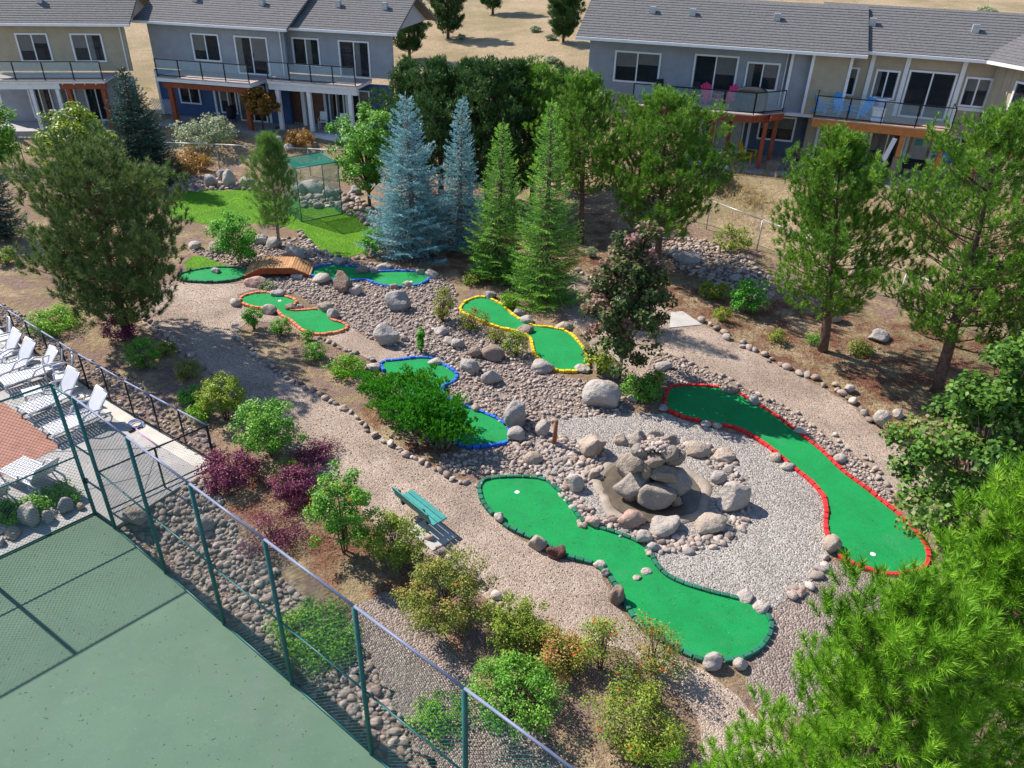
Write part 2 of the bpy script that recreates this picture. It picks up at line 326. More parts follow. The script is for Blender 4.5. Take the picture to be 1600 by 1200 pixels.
# ------------------------------------------------------------------ outlines
def catmull(P, closed=True, step=.12):
    P = np.asarray(P, float); n = len(P); out = []
    for i in range(n if closed else n - 1):
        g = lambda k: P[k % n] if closed else P[min(max(k, 0), n - 1)]
        p0, p1, p2, p3 = g(i - 1), g(i), g(i + 1), g(i + 2)
        m = max(2, int(np.linalg.norm(p2 - p1) / step))
        for t in np.arange(m) / m:
            out.append(.5 * (2 * p1 + (p2 - p0) * t + (2 * p0 - 5 * p1 + 4 * p2 - p3) * t ** 2 + (3 * p1 - p0 - 3 * p2 + p3) * t ** 3))
    if not closed: out.append(P[-1])
    return np.array(out)
def world_line(px, z=0.0): return np.array([at(x, y, z)[:2] for x, y in px])
def outline(px, rough=0.0, seed=0, step=.14):
    c = catmull(world_line(px), True, step)
    if rough:
        r = np.random.default_rng(seed); k = r.normal(0, rough, c.shape); c = c + .5 * (k + np.roll(k, 1, 0))
    return c
def inside(poly, x, y):
    x = np.asarray(x, float); y = np.asarray(y, float); r = np.zeros(x.shape, bool); n = len(poly); j = n - 1
    for i in range(n):
        xi, yi = poly[i]; xj, yj = poly[j]
        r ^= ((yi > y) != (yj > y)) & (x < (xj - xi) * (y - yi) / ((yj - yi) or 1e-12) + xi); j = i
    return r
def edge_dist(poly, x, y):
    d = np.full(np.shape(x), 1e9)
    for a, b in zip(poly, np.roll(poly, -1, 0)):
        e = b - a; L = max(e @ e, 1e-9); t = np.clip(((x - a[0]) * e[0] + (y - a[1]) * e[1]) / L, 0, 1)
        d = np.minimum(d, np.hypot(x - a[0] - t * e[0], y - a[1] - t * e[1]))
    return d
def sheet(name, poly, z, m, parent=None, thick=0.0):
    poly = [tuple(p) for p in poly]; tri = tessellate_polygon([[Vector((x, y, 0)) for x, y in poly]])
    mb = MB()
    if thick: mb.prism(poly, z - thick, z)
    else: mb.add([(x, y, z) for x, y in poly], [tuple(t) for t in tri])
    o = mb.build(name, m, parent)
    if not thick:
        me = o.data
        if len(me.polygons) and sum(p.normal.z for p in me.polygons) < 0: me.flip_normals()
    return o

# ------------------------------------------------------------------ stones
def ico(sub):
    bm = bmesh.new(); bmesh.ops.create_icosphere(bm, subdivisions=sub, radius=1)
    V = np.array([v.co[:] for v in bm.verts]); F = np.array([[v.index for v in f.verts] for f in bm.faces]); bm.free(); return V, F
ICO = {k: ico(k) for k in (1, 2, 3, 4)}
def rock_shape(seed, sub=3, cuts=7, rough=.06, sq=(1, .8, .7)):
    r = np.random.default_rng(seed); V, F = ICO[sub]; V = V.copy()
    for _ in range(cuts):
        n = r.normal(size=3); n /= np.linalg.norm(n); h = r.uniform(.55, .88)
        d = V @ n; V -= np.outer(np.clip(d - h, 0, None), n) * .92
    k = r.normal(size=(6, 3)) * 2.6; ph = r.uniform(0, 6.28, 6)
    for i in range(6): V *= (1 + rough * np.sin(V @ k[i] + ph[i]) * (1 if i < 3 else .5))[:, None]
    k2 = r.normal(size=(8, 3)) * 9
    for i in range(8): V *= (1 + rough * .16 * np.sin(V @ k2[i] + i))[:, None]
    V *= np.array(sq); a = np.abs(V).max(0)
    return V / a * np.array([1, 1, 1]), F       # unit half-extents
def rock_mesh(name, seed, half, m, sub=3, cuts=7, rough=.06, rz=0.0):
    V, F = rock_shape(seed, sub, cuts, rough); V = V * np.array(half)
    c, s = math.cos(rz), math.sin(rz); V = V @ np.array([[c, s, 0], [-s, c, 0], [0, 0, 1]])
    return mesh_np(name, V, F, m, smooth=True)
COB = [rock_shape(900 + i, 2, 4, .05) for i in range(6)]       # 80 triangles each
COB1 = [rock_shape(930 + i, 1, 3, .05) for i in range(8)]      # 20 triangles... cheap far ones
COBME = [mesh_np('stone', V, F, M['stone'], smooth=True) for V, F in COB]
def stone_pieces(parent, pts, sizes, seed, name='stone', sink=.25, zs=None):
    """Stones that can be picked out one by one: an object each, sharing meshes."""
    r = np.random.default_rng(seed)
    for i, ((x, y), s) in enumerate(zip(pts, sizes)):
        o = link(name, COBME[int(r.integers(len(COBME)))], parent)
        hx, hy, hz = s * r.uniform(.48, .62), s * r.uniform(.36, .48), s * r.uniform(.28, .40)
        z = h1(x, y) if zs is None else zs[i]
        o.location = (x, y, z + hz * (1 - 2 * sink)); o.rotation_euler = (r.normal(0, .2), r.normal(0, .2), r.uniform(0, 6.28)); o.scale = (hx, hy, hz)
def stone_mass(name, parent, pts, sizes, seed, kinds=None, sink=.25, zs=None, m='stones'):
    r = np.random.default_rng(seed); Vs, Fs, var = [], [], []; n = 0
    pts = np.asarray(pts); Z = terrain(pts[:, 0], pts[:, 1]) if zs is None else zs
    lib = kinds or COB
    for (x, y), s, z in zip(pts, sizes, Z):
        V, F = lib[int(r.integers(len(lib)))]; a = r.uniform(0, 6.28); c, sn = math.cos(a), math.sin(a)
        h = np.array([s * r.uniform(.46, .62), s * r.uniform(.36, .5), s * r.uniform(.28, .42)])
        W = V * h; tx = r.normal(0, .25); W = np.c_[W[:, 0], W[:, 1] * math.cos(tx) - W[:, 2] * math.sin(tx), W[:, 1] * math.sin(tx) + W[:, 2] * math.cos(tx)]
        W = np.c_[W[:, 0] * c - W[:, 1] * sn, W[:, 0] * sn + W[:, 1] * c, W[:, 2]] + (x, y, z + h[2] * (1 - 2 * sink))
        Vs.append(W); Fs.append(F + n); n += len(V); var.append(np.full(len(F), r.random()))
    o = link(name, mesh_np(name, np.concatenate(Vs), np.concatenate(Fs), M[m], True, np.concatenate(var)), parent)
    return tag(o, kind='stuff')
def scatter(poly, spacing, seed, avoid=(), margin=0.0, keep=1.0):
    r = np.random.default_rng(seed); lo, hi = poly.min(0), poly.max(0)
    gx, gy = np.meshgrid(np.arange(lo[0], hi[0], spacing), np.arange(lo[1], hi[1], spacing * .87))
    gx = gx + (np.arange(gx.shape[0]) % 2)[:, None] * spacing * .5
    p = np.c_[gx.ravel(), gy.ravel()] + r.uniform(-.34, .34, (gx.size, 2)) * spacing
    m = inside(poly, p[:, 0], p[:, 1]) & (r.random(len(p)) < keep)
    for a in avoid: m &= ~inside(a, p[:, 0], p[:, 1])
    return p[m]

# ------------------------------------------------------------------ vegetation
def unit(v): return v / np.maximum(np.linalg.norm(v, axis=-1, keepdims=True), 1e-9)
def needles(A, D, twig, L, w, n, r, lo=.35, hi=1.15, tone=None):
    """n flat needles round every twig A + t*D: a bottle brush."""
    N = len(A); A = np.repeat(A, n, 0); D = unit(np.repeat(D, n, 0)); tw = np.repeat(np.broadcast_to(twig, (N,)), n)
    t = r.random(N * n) ** .8; base = A + D * (tw * t)[:, None]
    p = r.normal(size=(N * n, 3)); p = unit(p - D * np.sum(p * D, 1)[:, None])
    sp = r.uniform(lo, hi, N * n) * (1 - .45 * t); d = D * np.cos(sp)[:, None] + p * np.sin(sp)[:, None]
    tip = base + d * (L * r.uniform(.7, 1.1, N * n))[:, None]
    q = unit(np.cross(d, r.normal(size=(N * n, 3)))) * (w / 2)
    V = np.stack([base + q, base - q, tip], 1).reshape(-1, 3); F = np.arange(N * n * 3).reshape(-1, 3)
    if tone is None: tone = r.random(N)
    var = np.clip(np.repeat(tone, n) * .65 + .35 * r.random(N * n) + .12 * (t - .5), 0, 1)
    return V, F, var
def leaves(C, out, size, r, tone, flat=.55, aspect=.62):
    """One diamond-folded leaf (quad) at every point C."""
    N = len(C); nrm = unit(out * .6 + np.array([0, 0, flat]) + r.normal(0, .55, (N, 3)))
    a = unit(np.cross(nrm, r.normal(size=(N, 3)))); b = np.cross(nrm, a); s = size * r.uniform(.65, 1.2, N)[:, None]
    V = np.stack([C - a * s * .5, C + b * s * .5 * aspect + nrm * s * .1, C + a * s * .5, C - b * s * .5 * aspect + nrm * s * .1], 1).reshape(-1, 3)
    return V, np.arange(N * 4).reshape(-1, 4), np.clip(tone * .7 + .3 * r.random(N), 0, 1)
def join(parts):
    Vs, Fs, vs = [], [], []; n = 0
    for V, F, v in parts: Vs.append(V); Fs.append(F + n); vs.append(v); n += len(V)
    return np.concatenate(Vs), np.concatenate(Fs), np.concatenate(vs)
def limbs(mb, pts, r0, r1, n=4): mb.tube(pts, list(np.linspace(r0, r1, len(pts))), n, cap=False)
def trunk_pts(h, lean, r, n=9):
    t = np.linspace(0, 1, n); wob = np.cumsum(r.normal(0, .02 * h / n, (n, 2)), 0); wob -= wob[0]
    return np.c_[lean[0] * t ** 1.2 + wob[:, 0], lean[1] * t ** 1.2 + wob[:, 1], h * t]
def conifer(name, loc, h, rad, label, leaf, kind='pine', seed=0, low=.15, group=None, bark='bark', lean=(0, 0), dens=1.0, nl=.13, nw=.016, nn=16, cat='tree', trunk_r=None, gap=.0, bias=None, shape=None, pom=(9, .19), twig=None):
    r = np.random.default_rng(seed); root = empty(name, loc, 0, label, cat, group)
    tp = trunk_pts(h, lean, r, 12); tr = trunk_r or .018 * h + .03; mb = MB()
    mb.tube(tp, list(np.linspace(tr * 1.12, .012, 12)), 9)
    ax = lambda z: np.array([np.interp(z, tp[:, 2], tp[:, 0]), np.interp(z, tp[:, 2], tp[:, 1]), z])
    A, D, T, tone = [], [], [], []
    step = (.36 if kind == 'pine' else .22) * max(.55, h / 8) / dens ** .5; z = h * low; az0 = 0.0
    while z < h * .985:
        f = (z - h * low) / (h * (1 - low))
        if kind == 'pine':
            prof = (float(np.interp(f, (0, .15, .32, .5, .7, .88, 1), (.60, .90, 1, .80, .54, .27, .07))) if shape is None else shape(f)); R = rad * max(prof, .12); nb = int(r.integers(4, 7)); rise = .12 + .75 * f
        else:
            R = rad * (1 - f) ** .85 + .07; nb = int(r.integers(6, 9)); rise = -.18 + .75 * f ** 1.5
        az0 += r.uniform(.4, 1.2)
        for b in range(nb):
            if r.random() < gap: continue
            az = az0 + b * 6.283 / nb + r.normal(0, .22); Lb = R * (r.uniform(.55, 1.2) if kind == 'pine' else r.uniform(.72, 1.12))
            if bias is not None: Lb *= 1 + bias[2] * math.cos(az - math.atan2(bias[1], bias[0]))
            o = ax(z + r.normal(0, step * .3)); u = np.array([math.cos(az), math.sin(az), 0.]); n = 6; t = np.linspace(0, 1, n)[:, None]
            curve = (.30 if kind == 'pine' else .16) * Lb
            pts = o + u * Lb * t + np.array([0, 0, 1.]) * (rise * Lb * t * (.5 if kind == 'pine' else .8) + curve * t ** 2 - (.10 * Lb * np.sin(math.pi * t) if kind != 'pine' else 0))
            limbs(mb, pts[::2] if Lb < .6 else pts, max(.006, tr * .20 * (1 - f * .6)), .003, 4)
            btone = r.random()
            m = max(3, int(Lb / (.40 if kind == 'pine' else .085) * dens))
            for q in np.linspace(.28 if kind == 'pine' else .14, 1, m):
                p = pts[0] + (pts[-1] - pts[0]) * 0; i = min(int(q * (n - 1)), n - 2); g = q * (n - 1) - i; p = pts[i] * (1 - g) + pts[i + 1] * g
                d = unit(pts[i + 1] - pts[i])
                for sgn in (-1, 1):
                    side = np.cross(d, (0, 0, 1)) * sgn
                    if kind == 'pine':
                        ln = (Lb * .36 * (1.1 - q * .7) + .12) * r.uniform(.5, 1.2)
                        dd = unit(d * r.uniform(.5, 1) + side * r.uniform(.4, 1) + np.array([0, 0, r.uniform(-.05, .9)])); e = p + dd * ln; ct = .55 * btone + .45 * r.random()
                        mb.tube([p, e], [.010, .004], 3, cap=False)
                        for _ in range(pom[0]):
                            o_ = unit(r.normal(size=3)) * pom[1] * r.random() ** .45 * (1, 1, .85)
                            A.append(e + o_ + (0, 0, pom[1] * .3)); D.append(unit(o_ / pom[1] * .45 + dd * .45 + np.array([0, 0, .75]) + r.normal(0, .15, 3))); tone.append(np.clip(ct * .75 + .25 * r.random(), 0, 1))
                    else:
                        ln = Lb * .46 * (1.15 - q) * r.uniform(.75, 1.2) + .07
                        dd = unit(d * .75 + side * r.uniform(.5, .95) + np.array([0, 0, r.uniform(-.22, .12)]))
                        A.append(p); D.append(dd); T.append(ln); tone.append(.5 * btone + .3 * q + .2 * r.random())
            A.append(pts[-1] - d * .06); D.append(unit(d + np.array([0, 0, .5 if kind == 'pine' else .1]))); tone.append(.6 * btone + .4)
            if kind != 'pine': T.append(.16)
        z += step * r.uniform(.8, 1.2)
    A.append(tp[-1] - (0, 0, .15)); D.append(np.array([0, 0, 1.])); tone.append(.9); T.append(.3)
    A, D, tone = np.array(A), np.array(D), np.array(tone)
    link('trunk', mb.mesh('trunk', M[bark], True), root)
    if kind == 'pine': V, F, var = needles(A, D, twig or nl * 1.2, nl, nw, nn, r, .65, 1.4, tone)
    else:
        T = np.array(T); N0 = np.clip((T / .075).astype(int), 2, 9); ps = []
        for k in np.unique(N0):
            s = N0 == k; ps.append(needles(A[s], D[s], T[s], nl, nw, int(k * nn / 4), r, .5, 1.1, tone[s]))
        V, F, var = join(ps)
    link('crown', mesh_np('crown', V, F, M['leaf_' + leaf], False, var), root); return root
def broadleaf(name, loc, h, rad, label, leaf, seed=0, cat='shrub', group=None, low=.12, size=.07, count=2600, clumps=46, stem_r=.02, nstem=4, bark='bark', flat=.55, tall=1.0, wisp=.0, flowers=0, aspect=.62, profile=None, tonebias=0.0, spread=1.0):
    """Stems with limbs out to leaf clumps; the crown is many small leaves with gaps between the clumps."""
    r = np.random.default_rng(seed); root = empty(name, loc, 0, label, cat, group); mb = MB()
    cz = h * (low + (1 - low) * .5); hz = h * (1 - low) * .5
    dirs = unit(r.normal(size=(clumps, 3))); rr = r.uniform(.35, .95, clumps) ** .6
    C = dirs * rr[:, None] * np.array([rad, rad, hz]) * .86
    if profile is not None: C[:, :2] *= profile((C[:, 2] / hz + 1) / 2)[:, None]
    C *= (1 + r.normal(0, .08 + wisp, (clumps, 1))); C[:, 2] += cz; C[:, 2] = np.maximum(C[:, 2], h * low * .6 + .03)
    w = r.uniform(.6, 1.5, clumps); w /= w.sum(); idx = r.choice(clumps, count, p=w); cs = (rad * 1.9 / clumps ** .5) * spread
    g = r.normal(size=(count, 3)); g = unit(g) * (r.random(count) ** .45)[:, None]
    P = C[idx] + g * np.array([cs, cs, cs * .8 * tall]) * r.uniform(.75, 1.15, clumps)[idx][:, None]
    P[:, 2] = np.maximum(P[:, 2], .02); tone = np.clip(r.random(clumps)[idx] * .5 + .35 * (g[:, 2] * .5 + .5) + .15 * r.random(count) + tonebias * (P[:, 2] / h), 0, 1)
    out = unit(g * .7 + (P - np.array([0, 0, cz * .6])) / max(rad, .1) * .6)
    V, F, var = leaves(P, out, size, r, tone, flat, aspect)
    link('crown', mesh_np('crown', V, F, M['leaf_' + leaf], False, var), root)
    for s in range(nstem):
        a = s * 6.283 / nstem + r.uniform(0, 1); o = np.array([math.cos(a), math.sin(a), 0]) * (.05 * rad if nstem > 1 else 0)
        top = np.array([o[0] * (3 if nstem > 1 else 0), o[1] * (3 if nstem > 1 else 0), h * (low + .55 * (1 - low))])
        mb.tube([o - (0, 0, .05), o * 1.4 + top * .35, top], [stem_r, stem_r * .8, stem_r * .35], 6)
    for c in C[::2]:
        o = np.array([0, 0, max(h * low, c[2] * .45)]); mb.tube([o, (o + c) / 2 + (0, 0, .05 * h), c], [stem_r * .45, stem_r * .3, .004], 4, cap=False)
    link('stem' if cat != 'tree' else 'trunk', mb.mesh('stem', M[bark], True), root)
    if flowers:
        k = r.choice(count, flowers, replace=False); B = P[k] + out[k] * size * .6
        ps = [leaves(B + r.normal(0, .012, B.shape), out[k], .055, r, r.random(flowers), .4, .9) for _ in range(3)]
        link('flower', mesh_np('flower', *[q for q in [join(ps)]][0][:2], M['leaf_flower'], False, join(ps)[2]), root)
    return root
def blades(name, pts, L, w, leaf, seed, parent=None, lean=.5, per=5, spread=.05, zoff=0.0):
    """Grass: thin upright triangles in tufts."""
    r = np.random.default_rng(seed); n = len(pts); Z = terrain(pts[:, 0], pts[:, 1]) + zoff
    B = np.repeat(np.c_[pts, Z], per, 0); B[:, :2] += r.normal(0, spread, (n * per, 2)); N = len(B)
    d = unit(np.c_[r.normal(0, lean, (N, 2)), np.ones(N)]); s = np.repeat(r.uniform(.6, 1.3, n), per) * L * r.uniform(.6, 1.1, N)
    q = unit(np.cross(d, r.normal(size=(N, 3)))) * w / 2
    V = np.stack([B + q, B - q, B + d * s[:, None]], 1).reshape(-1, 3)
    var = np.clip(np.repeat(r.random(n), per) * .6 + .4 * r.random(N), 0, 1)
    return tag(link(name, mesh_np(name, V, np.arange(N * 3).reshape(-1, 3), M['leaf_' + leaf], False, var), parent), kind='stuff')

def wires(mb, a, b, z0, z1, s, r, zig=0.0):
    """Diagonal mesh wires between two uprights a, b, clipped to the panel."""
    a, b = np.array(a, float), np.array(b, float); L = np.linalg.norm(b - a); d = (b - a) / L; Hh = z1 - z0
    for sg in (1, -1):
        for c in np.arange(-Hh if sg > 0 else 0, L if sg > 0 else L + Hh, s * 1.414):
            # line x = c + sg*t, z = t
            t0, t1 = 0.0, Hh
            if sg > 0: t0 = max(t0, -c); t1 = min(t1, L - c)
            else: t0 = max(t0, c - L); t1 = min(t1, c)
            if t1 - t0 < .03: continue
            p = [np.array([*(a + d * (c + sg * t)), z0 + t]) for t in (t0, t1)]
            mb.tube(p, r, 3, cap=False)
# px, py (foot of the stone in the photograph), width, height, label
BOULDER_TABLE = [
 (838, 862, 32, 27, 'tan boulder on the near edge of the green bordered lane beside a dark red rock', dict(m='boulder_tan')),
 (868, 875, 31, 23, 'dark red rough rock on the near edge of the green bordered lane', dict(m='boulder_red', rough=.09)),
 (937, 889, 23, 14, 'small pale flat stone at the waist of the green bordered lane', dict(m='boulder_pale')),
 (946, 902, 14, 13, 'smallest grey stone at the waist of the green bordered lane'),
 (962, 946, 25, 30, 'round orange brown boulder on the lower edge of the green bordered lane', dict(m='boulder_brown', cuts=3)),
 (1110, 1048, 36, 30, 'large speckled grey boulder at the near tip of the green bordered lane', dict(cuts=4)),
 (1155, 1048, 26, 20, 'pale rounded stone beside the near tip of the green bordered lane', dict(m='boulder_pale', cuts=3)),
 (1162, 942, 30, 14, 'flat white stone on the far rim of the green bordered lane', dict(m='boulder_pale')),
 (1186, 957, 30, 17, 'white stone at the right hand corner of the green bordered lane', dict(m='boulder_pale', cuts=4)),
 (781, 817, 20, 17, 'pinkish white stone on the left edge of the green bordered lane', dict(m='boulder_pale')),
 (994, 909, 15, 10, 'rounded tan stone lying on the turf of the green bordered lane', dict(m='boulder_tan', cuts=3)),
 (1009, 900, 19, 9, 'long white stone lying on the turf of the green bordered lane', dict(m='boulder_pale', cuts=3)),
 (1003, 852, 28, 27, 'pale boulder where the fountain ring meets the green bordered lane', dict(m='boulder_pale')),
 (1019, 862, 22, 16, 'grey stone just right of the pale boulder on the fountain ring'),
 (925, 826, 24, 20, 'pinkish grey stone at the inner bend of the green bordered lane', dict(m='boulder_pink', cuts=3)),
 (908, 828, 16, 11, 'small tan stone at the inner bend of the green bordered lane', dict(m='boulder_tan')),
 (925, 716, 44, 42, 'big beige boulder at the upper left of the fountain ring', dict(m='boulder_tan')),
 (968, 696, 22, 18, 'tan stone on the ring directly behind the fountain', dict(m='boulder_tan', cuts=4)),
 (982, 828, 48, 34, 'reddish pink boulder in front of the fountain', dict(m='boulder_pink', rough=.08)),
 (1034, 838, 56, 24, 'low pale boulder in front of the fountain right of the pink one', dict(m='boulder_pale')),
 (1108, 838, 56, 34, 'tan wedge shaped boulder at the lower right of the fountain ring', dict(m='boulder_tan')),
 (1140, 800, 52, 48, 'biggest pale rounded boulder on the right side of the fountain ring', dict(m='boulder_pale', cuts=5)),
 (1084, 716, 48, 26, 'flat tan slab of rock upper right of the fountain', dict(m='boulder_tan', depth=.75)),
 (1128, 724, 42, 25, 'flat knobbly pale rock at the far right of the fountain ring', dict(m='boulder_tan', rough=.09)),
 (1120, 757, 26, 22, 'grey round stone right of the fountain', dict(cuts=3)),
 (895, 770, 34, 30, 'pale boulder left of the fountain beside the green bordered lane', dict(m='boulder_pale')),
 (928, 750, 20, 18, 'tan round stone left of the fountain basin', dict(m='boulder_tan', cuts=3)),
 (1137, 740, 16, 14, 'small pale stone under the flat rocks right of the fountain', dict(m='boulder_pale', cuts=3)),
 (936, 641, 60, 50, 'largest smooth grey boulder below the small maple', dict(cuts=1, rough=.05)),
 (806, 672, 42, 50, 'tall grey boulder at the lower end of the blue bordered lane'),
 (806, 692, 30, 24, 'grey boulder in front of the tall one by the blue bordered lane'),
 (848, 683, 26, 30, 'upright pale boulder just left of the wooden stake', dict(m='boulder_pale')),
 (832, 728, 32, 22, 'flat tan rock left of the fountain ring', dict(m='boulder_tan')),
 (605, 542, 42, 38, 'pointed grey boulder between the orange and blue bordered lanes', dict(cuts=9)),
 (632, 534, 13, 10, 'small grey stone at the right foot of the pointed boulder'),
 (625, 488, 44, 35, 'grey boulder alone on the cobbles left of the yellow bordered lane', dict(cuts=8)),
 (538, 457, 36, 34, 'grey brown boulder in front of the far blue bordered lane', dict(m='boulder_brown')),
 (556, 462, 22, 18, 'small pointed grey stone beside the grey brown boulder'),
 (503, 445, 30, 19, 'pale boulder left of the grey brown one by the far blue lane', dict(m='boulder_pale')),
 (564, 428, 26, 14, 'dark rough rock sitting inside the far blue bordered lane', dict(m='boulder_brown', rough=.09)),
 (531, 416, 28, 13, 'grey stone on the back edge of the far blue bordered lane'),
 (584, 428, 14, 11, 'small blue grey stone at the waist of the far blue lane'),
 (602, 424, 28, 14, 'flat grey stone behind the waist of the far blue lane'),
 (656, 430, 17, 11, 'grey stone on the back right rim of the far blue lane'),
 (674, 436, 24, 15, 'white stone at the right hand end of the far blue lane', dict(m='boulder_pale')),
 (615, 453, 14, 11, 'small pink grey stone on the front rim of the far blue lane', dict(m='boulder_pink')),
 (638, 450, 18, 11, 'pale flat stone on the front rim of the far blue lane', dict(m='boulder_pale')),
 (401, 450, 34, 19, 'smooth pinkish boulder under the left half of the footbridge', dict(m='boulder_pink', cuts=3)),
 (435, 465, 24, 12, 'grey stone on the back rim of the orange bordered lane', dict(cuts=3)),
 (370, 479, 22, 14, 'white stone at the left end of the orange bordered lane', dict(m='boulder_pale')),
 (422, 492, 26, 18, 'tan boulder on the front rim of the orange bordered lane', dict(m='boulder_tan', cuts=4)),
 (456, 486, 22, 8, 'low dark stone at the narrow waist of the orange bordered lane', dict(m='boulder_brown')),
 (470, 484, 11, 11, 'small grey stone at the narrow waist of the orange lane'),
 (509, 489, 28, 18, 'rough tan rock behind the right part of the orange lane', dict(m='boulder_tan')),
 (521, 500, 20, 18, 'grey rock cutting into the right end of the orange lane'),
 (461, 409, 42, 28, 'large grey boulder behind the footbridge'),
 (430, 390, 26, 20, 'grey boulder left of the trunk of the thin young pine'),
 (409, 383, 24, 17, 'blue grey boulder between the round bush and the young pine'),
 (338, 429, 16, 11, 'grey stone lying on the short green edged lane by the bridge'),
 (305, 390, 22, 14, 'pale boulder beside the left pine at the edge of the lawn', dict(m='boulder_pale')),
 (335, 388, 18, 11, 'small tan stone left of the round bright green bush', dict(m='boulder_tan')),
 (330, 291, 26, 21, 'grey boulder at the foot of the bank left of a white one', dict(z=.05)),
 (358, 292, 22, 28, 'upright white and grey boulder at the foot of the bank', dict(m='boulder_pale', z=.05)),
 (348, 278, 20, 16, 'blue grey boulder behind the pair at the foot of the bank', dict(z=.25)),
 (386, 292, 24, 16, 'low grey boulder at the foot of the bank behind the young pine', dict(z=.05)),
 (490, 304, 40, 26, 'largest grey boulder seen through the golf net'),
 (516, 312, 26, 20, 'grey slanted boulder behind the right post of the golf net'),
 (472, 306, 22, 20, 'grey boulder behind the left side of the golf net'),
 (557, 304, 18, 15, 'grey boulder right of the golf net under the leaning tree'),
 (766, 469, 21, 15, 'blue grey boulder at the far tip of the yellow bordered lane'),
 (811, 494, 20, 12, 'grey stone on the back edge of the yellow bordered lane'),
 (824, 507, 24, 14, 'rounded grey stone at the waist of the yellow bordered lane', dict(cuts=3)),
 (822, 523, 28, 15, 'dark flat slab at the waist of the yellow bordered lane', dict(m='boulder_brown')),
 (881, 517, 28, 14, 'tan grey flat stone on the right rim of the yellow bordered lane', dict(m='boulder_tan')),
 (846, 584, 38, 22, 'long grey boulder at the near left corner of the yellow bordered lane', dict(cuts=5)),
 (910, 583, 26, 10, 'flat pale stone at the near right corner of the yellow bordered lane', dict(m='boulder_pale')),
 (731, 584, 38, 26, 'broad cracked grey boulder right of the blue bordered lane'),
 (768, 603, 32, 28, 'angular grey boulder below the broad cracked one', dict(cuts=9)),
 (770, 565, 36, 27, 'brown rounded boulder left of the yellow bordered lane', dict(m='boulder_brown', cuts=4)),
 (743, 561, 22, 20, 'brown grey stone touching the brown rounded boulder', dict(m='boulder_brown')),
 (722, 634, 28, 15, 'tan flat stone on the right rim of the blue bordered lane', dict(m='boulder_tan')),
 (744, 645, 16, 14, 'small tan pointed stone on the right rim of the blue lane', dict(m='boulder_tan')),
 (583, 580, 26, 14, 'pale stone at the left end of the blue bordered lane', dict(m='boulder_pale')),
 (683, 573, 28, 14, 'grey stone on the back rim of the blue bordered lane', dict(cuts=4)),
 (690, 525, 24, 15, 'grey stone right of the little columnar cedar'),
 (702, 539, 24, 13, 'pale slanting stone between the cedar and the brown boulder', dict(m='boulder_pale')),
 (714, 546, 22, 18, 'grey block shaped stone behind the broad cracked boulder'),
 (1140, 615, 30, 15, 'brown stone on the back rim of the red bordered lane', dict(m='boulder_brown')),
 (1176, 634, 22, 17, 'grey boulder interrupting the back rim of the red bordered lane'),
 (1036, 643, 20, 11, 'shaded stone at the left tip of the red bordered lane'),
 (1103, 668, 20, 11, 'blue shaded stone on the front rim of the red bordered lane'),
 (1119, 670, 16, 11, 'small white stone on the front rim of the red bordered lane', dict(m='boulder_pale')),
 (988, 629, 18, 13, 'shaded round stone right of the largest smooth boulder'),
 (1035, 580, 26, 17, 'grey stone behind the small maple trunk'),
 (1248, 680, 22, 11, 'shaded flat stone halfway along the back rim of the red lane'),
 (1296, 714, 14, 10, 'tan stone on the back rim of the red lane before the maple', dict(m='boulder_tan')),
 (1310, 724, 22, 15, 'white stone on the back rim of the red lane before the maple', dict(m='boulder_pale')),
 (1210, 721, 22, 14, 'tan stone on the front rim of the red bordered lane', dict(m='boulder_tan')),
 (1228, 735, 24, 15, 'white stone on the front rim of the red bordered lane', dict(m='boulder_pale')),
 (1296, 864, 32, 28, 'pale tan boulder at the near left corner of the red bordered lane', dict(m='boulder_tan')),
 (1245, 934, 28, 17, 'pinkish stone at the end of the row closing the gravel circle', dict(m='boulder_pink')),
 (1374, 668, 30, 28, 'large pale cracked boulder on the far side of the right hand path', dict(m='boulder_pale')),
 (1400, 654, 22, 18, 'white boulder behind the large pale one by the right hand path', dict(m='boulder_pale')),
 (1398, 676, 19, 17, 'white round stone next to the big maple', dict(m='boulder_pale', cuts=3)),
 (1324, 615, 22, 18, 'white speckled stone in shade on the right hand path edge', dict(m='boulder_pale', cuts=4)),
 (1072, 414, 46, 24, 'large blue grey boulder in pine shade behind the small maple'),
 (1050, 402, 22, 14, 'grey stone touching the large blue grey boulder in the shade'),
 (1148, 442, 30, 16, 'grey boulder in the shaded dry creek below the wire fence'),
 (1170, 448, 22, 15, 'small grey boulder at the right end of the shaded dry creek'),
 (1303, 505, 26, 26, 'tan boulder behind the trunk of the middle right pine', dict(m='boulder_tan')),
 (1370, 535, 40, 18, 'grey boulder in the shade between the two right hand pines'),
 (216, 820, 44, 30, 'long flat tan slab outside the court gate', dict(m='boulder_tan', z=.0)),
 (322, 834, 32, 28, 'white boulder in the middle of the cobbles outside the court', dict(m='boulder_pale')),
 (52, 824, 34, 40, 'tall pointed grey boulder in the row at the court edge', dict(z=.03, cuts=9)),
 (80, 817, 20, 22, 'narrow grey boulder between two others at the court edge', dict(z=.03)),
 (105, 804, 32, 27, 'broad grey boulder with a tan face at the court edge', dict(z=.03)),
 (24, 842, 30, 20, 'tan round boulder in the row at the court edge', dict(m='boulder_tan', z=.03, cuts=3)),
 (8, 832, 28, 17, 'grey flat boulder on the left of the court edge row', dict(z=.03)),
 (2, 854, 20, 16, 'blue grey boulder nearest the left margin at the court edge', dict(z=.03)),
 (128, 797, 13, 12, 'smallest pinkish stone at the gate end of the court edge row', dict(m='boulder_pink', z=.03)),
]
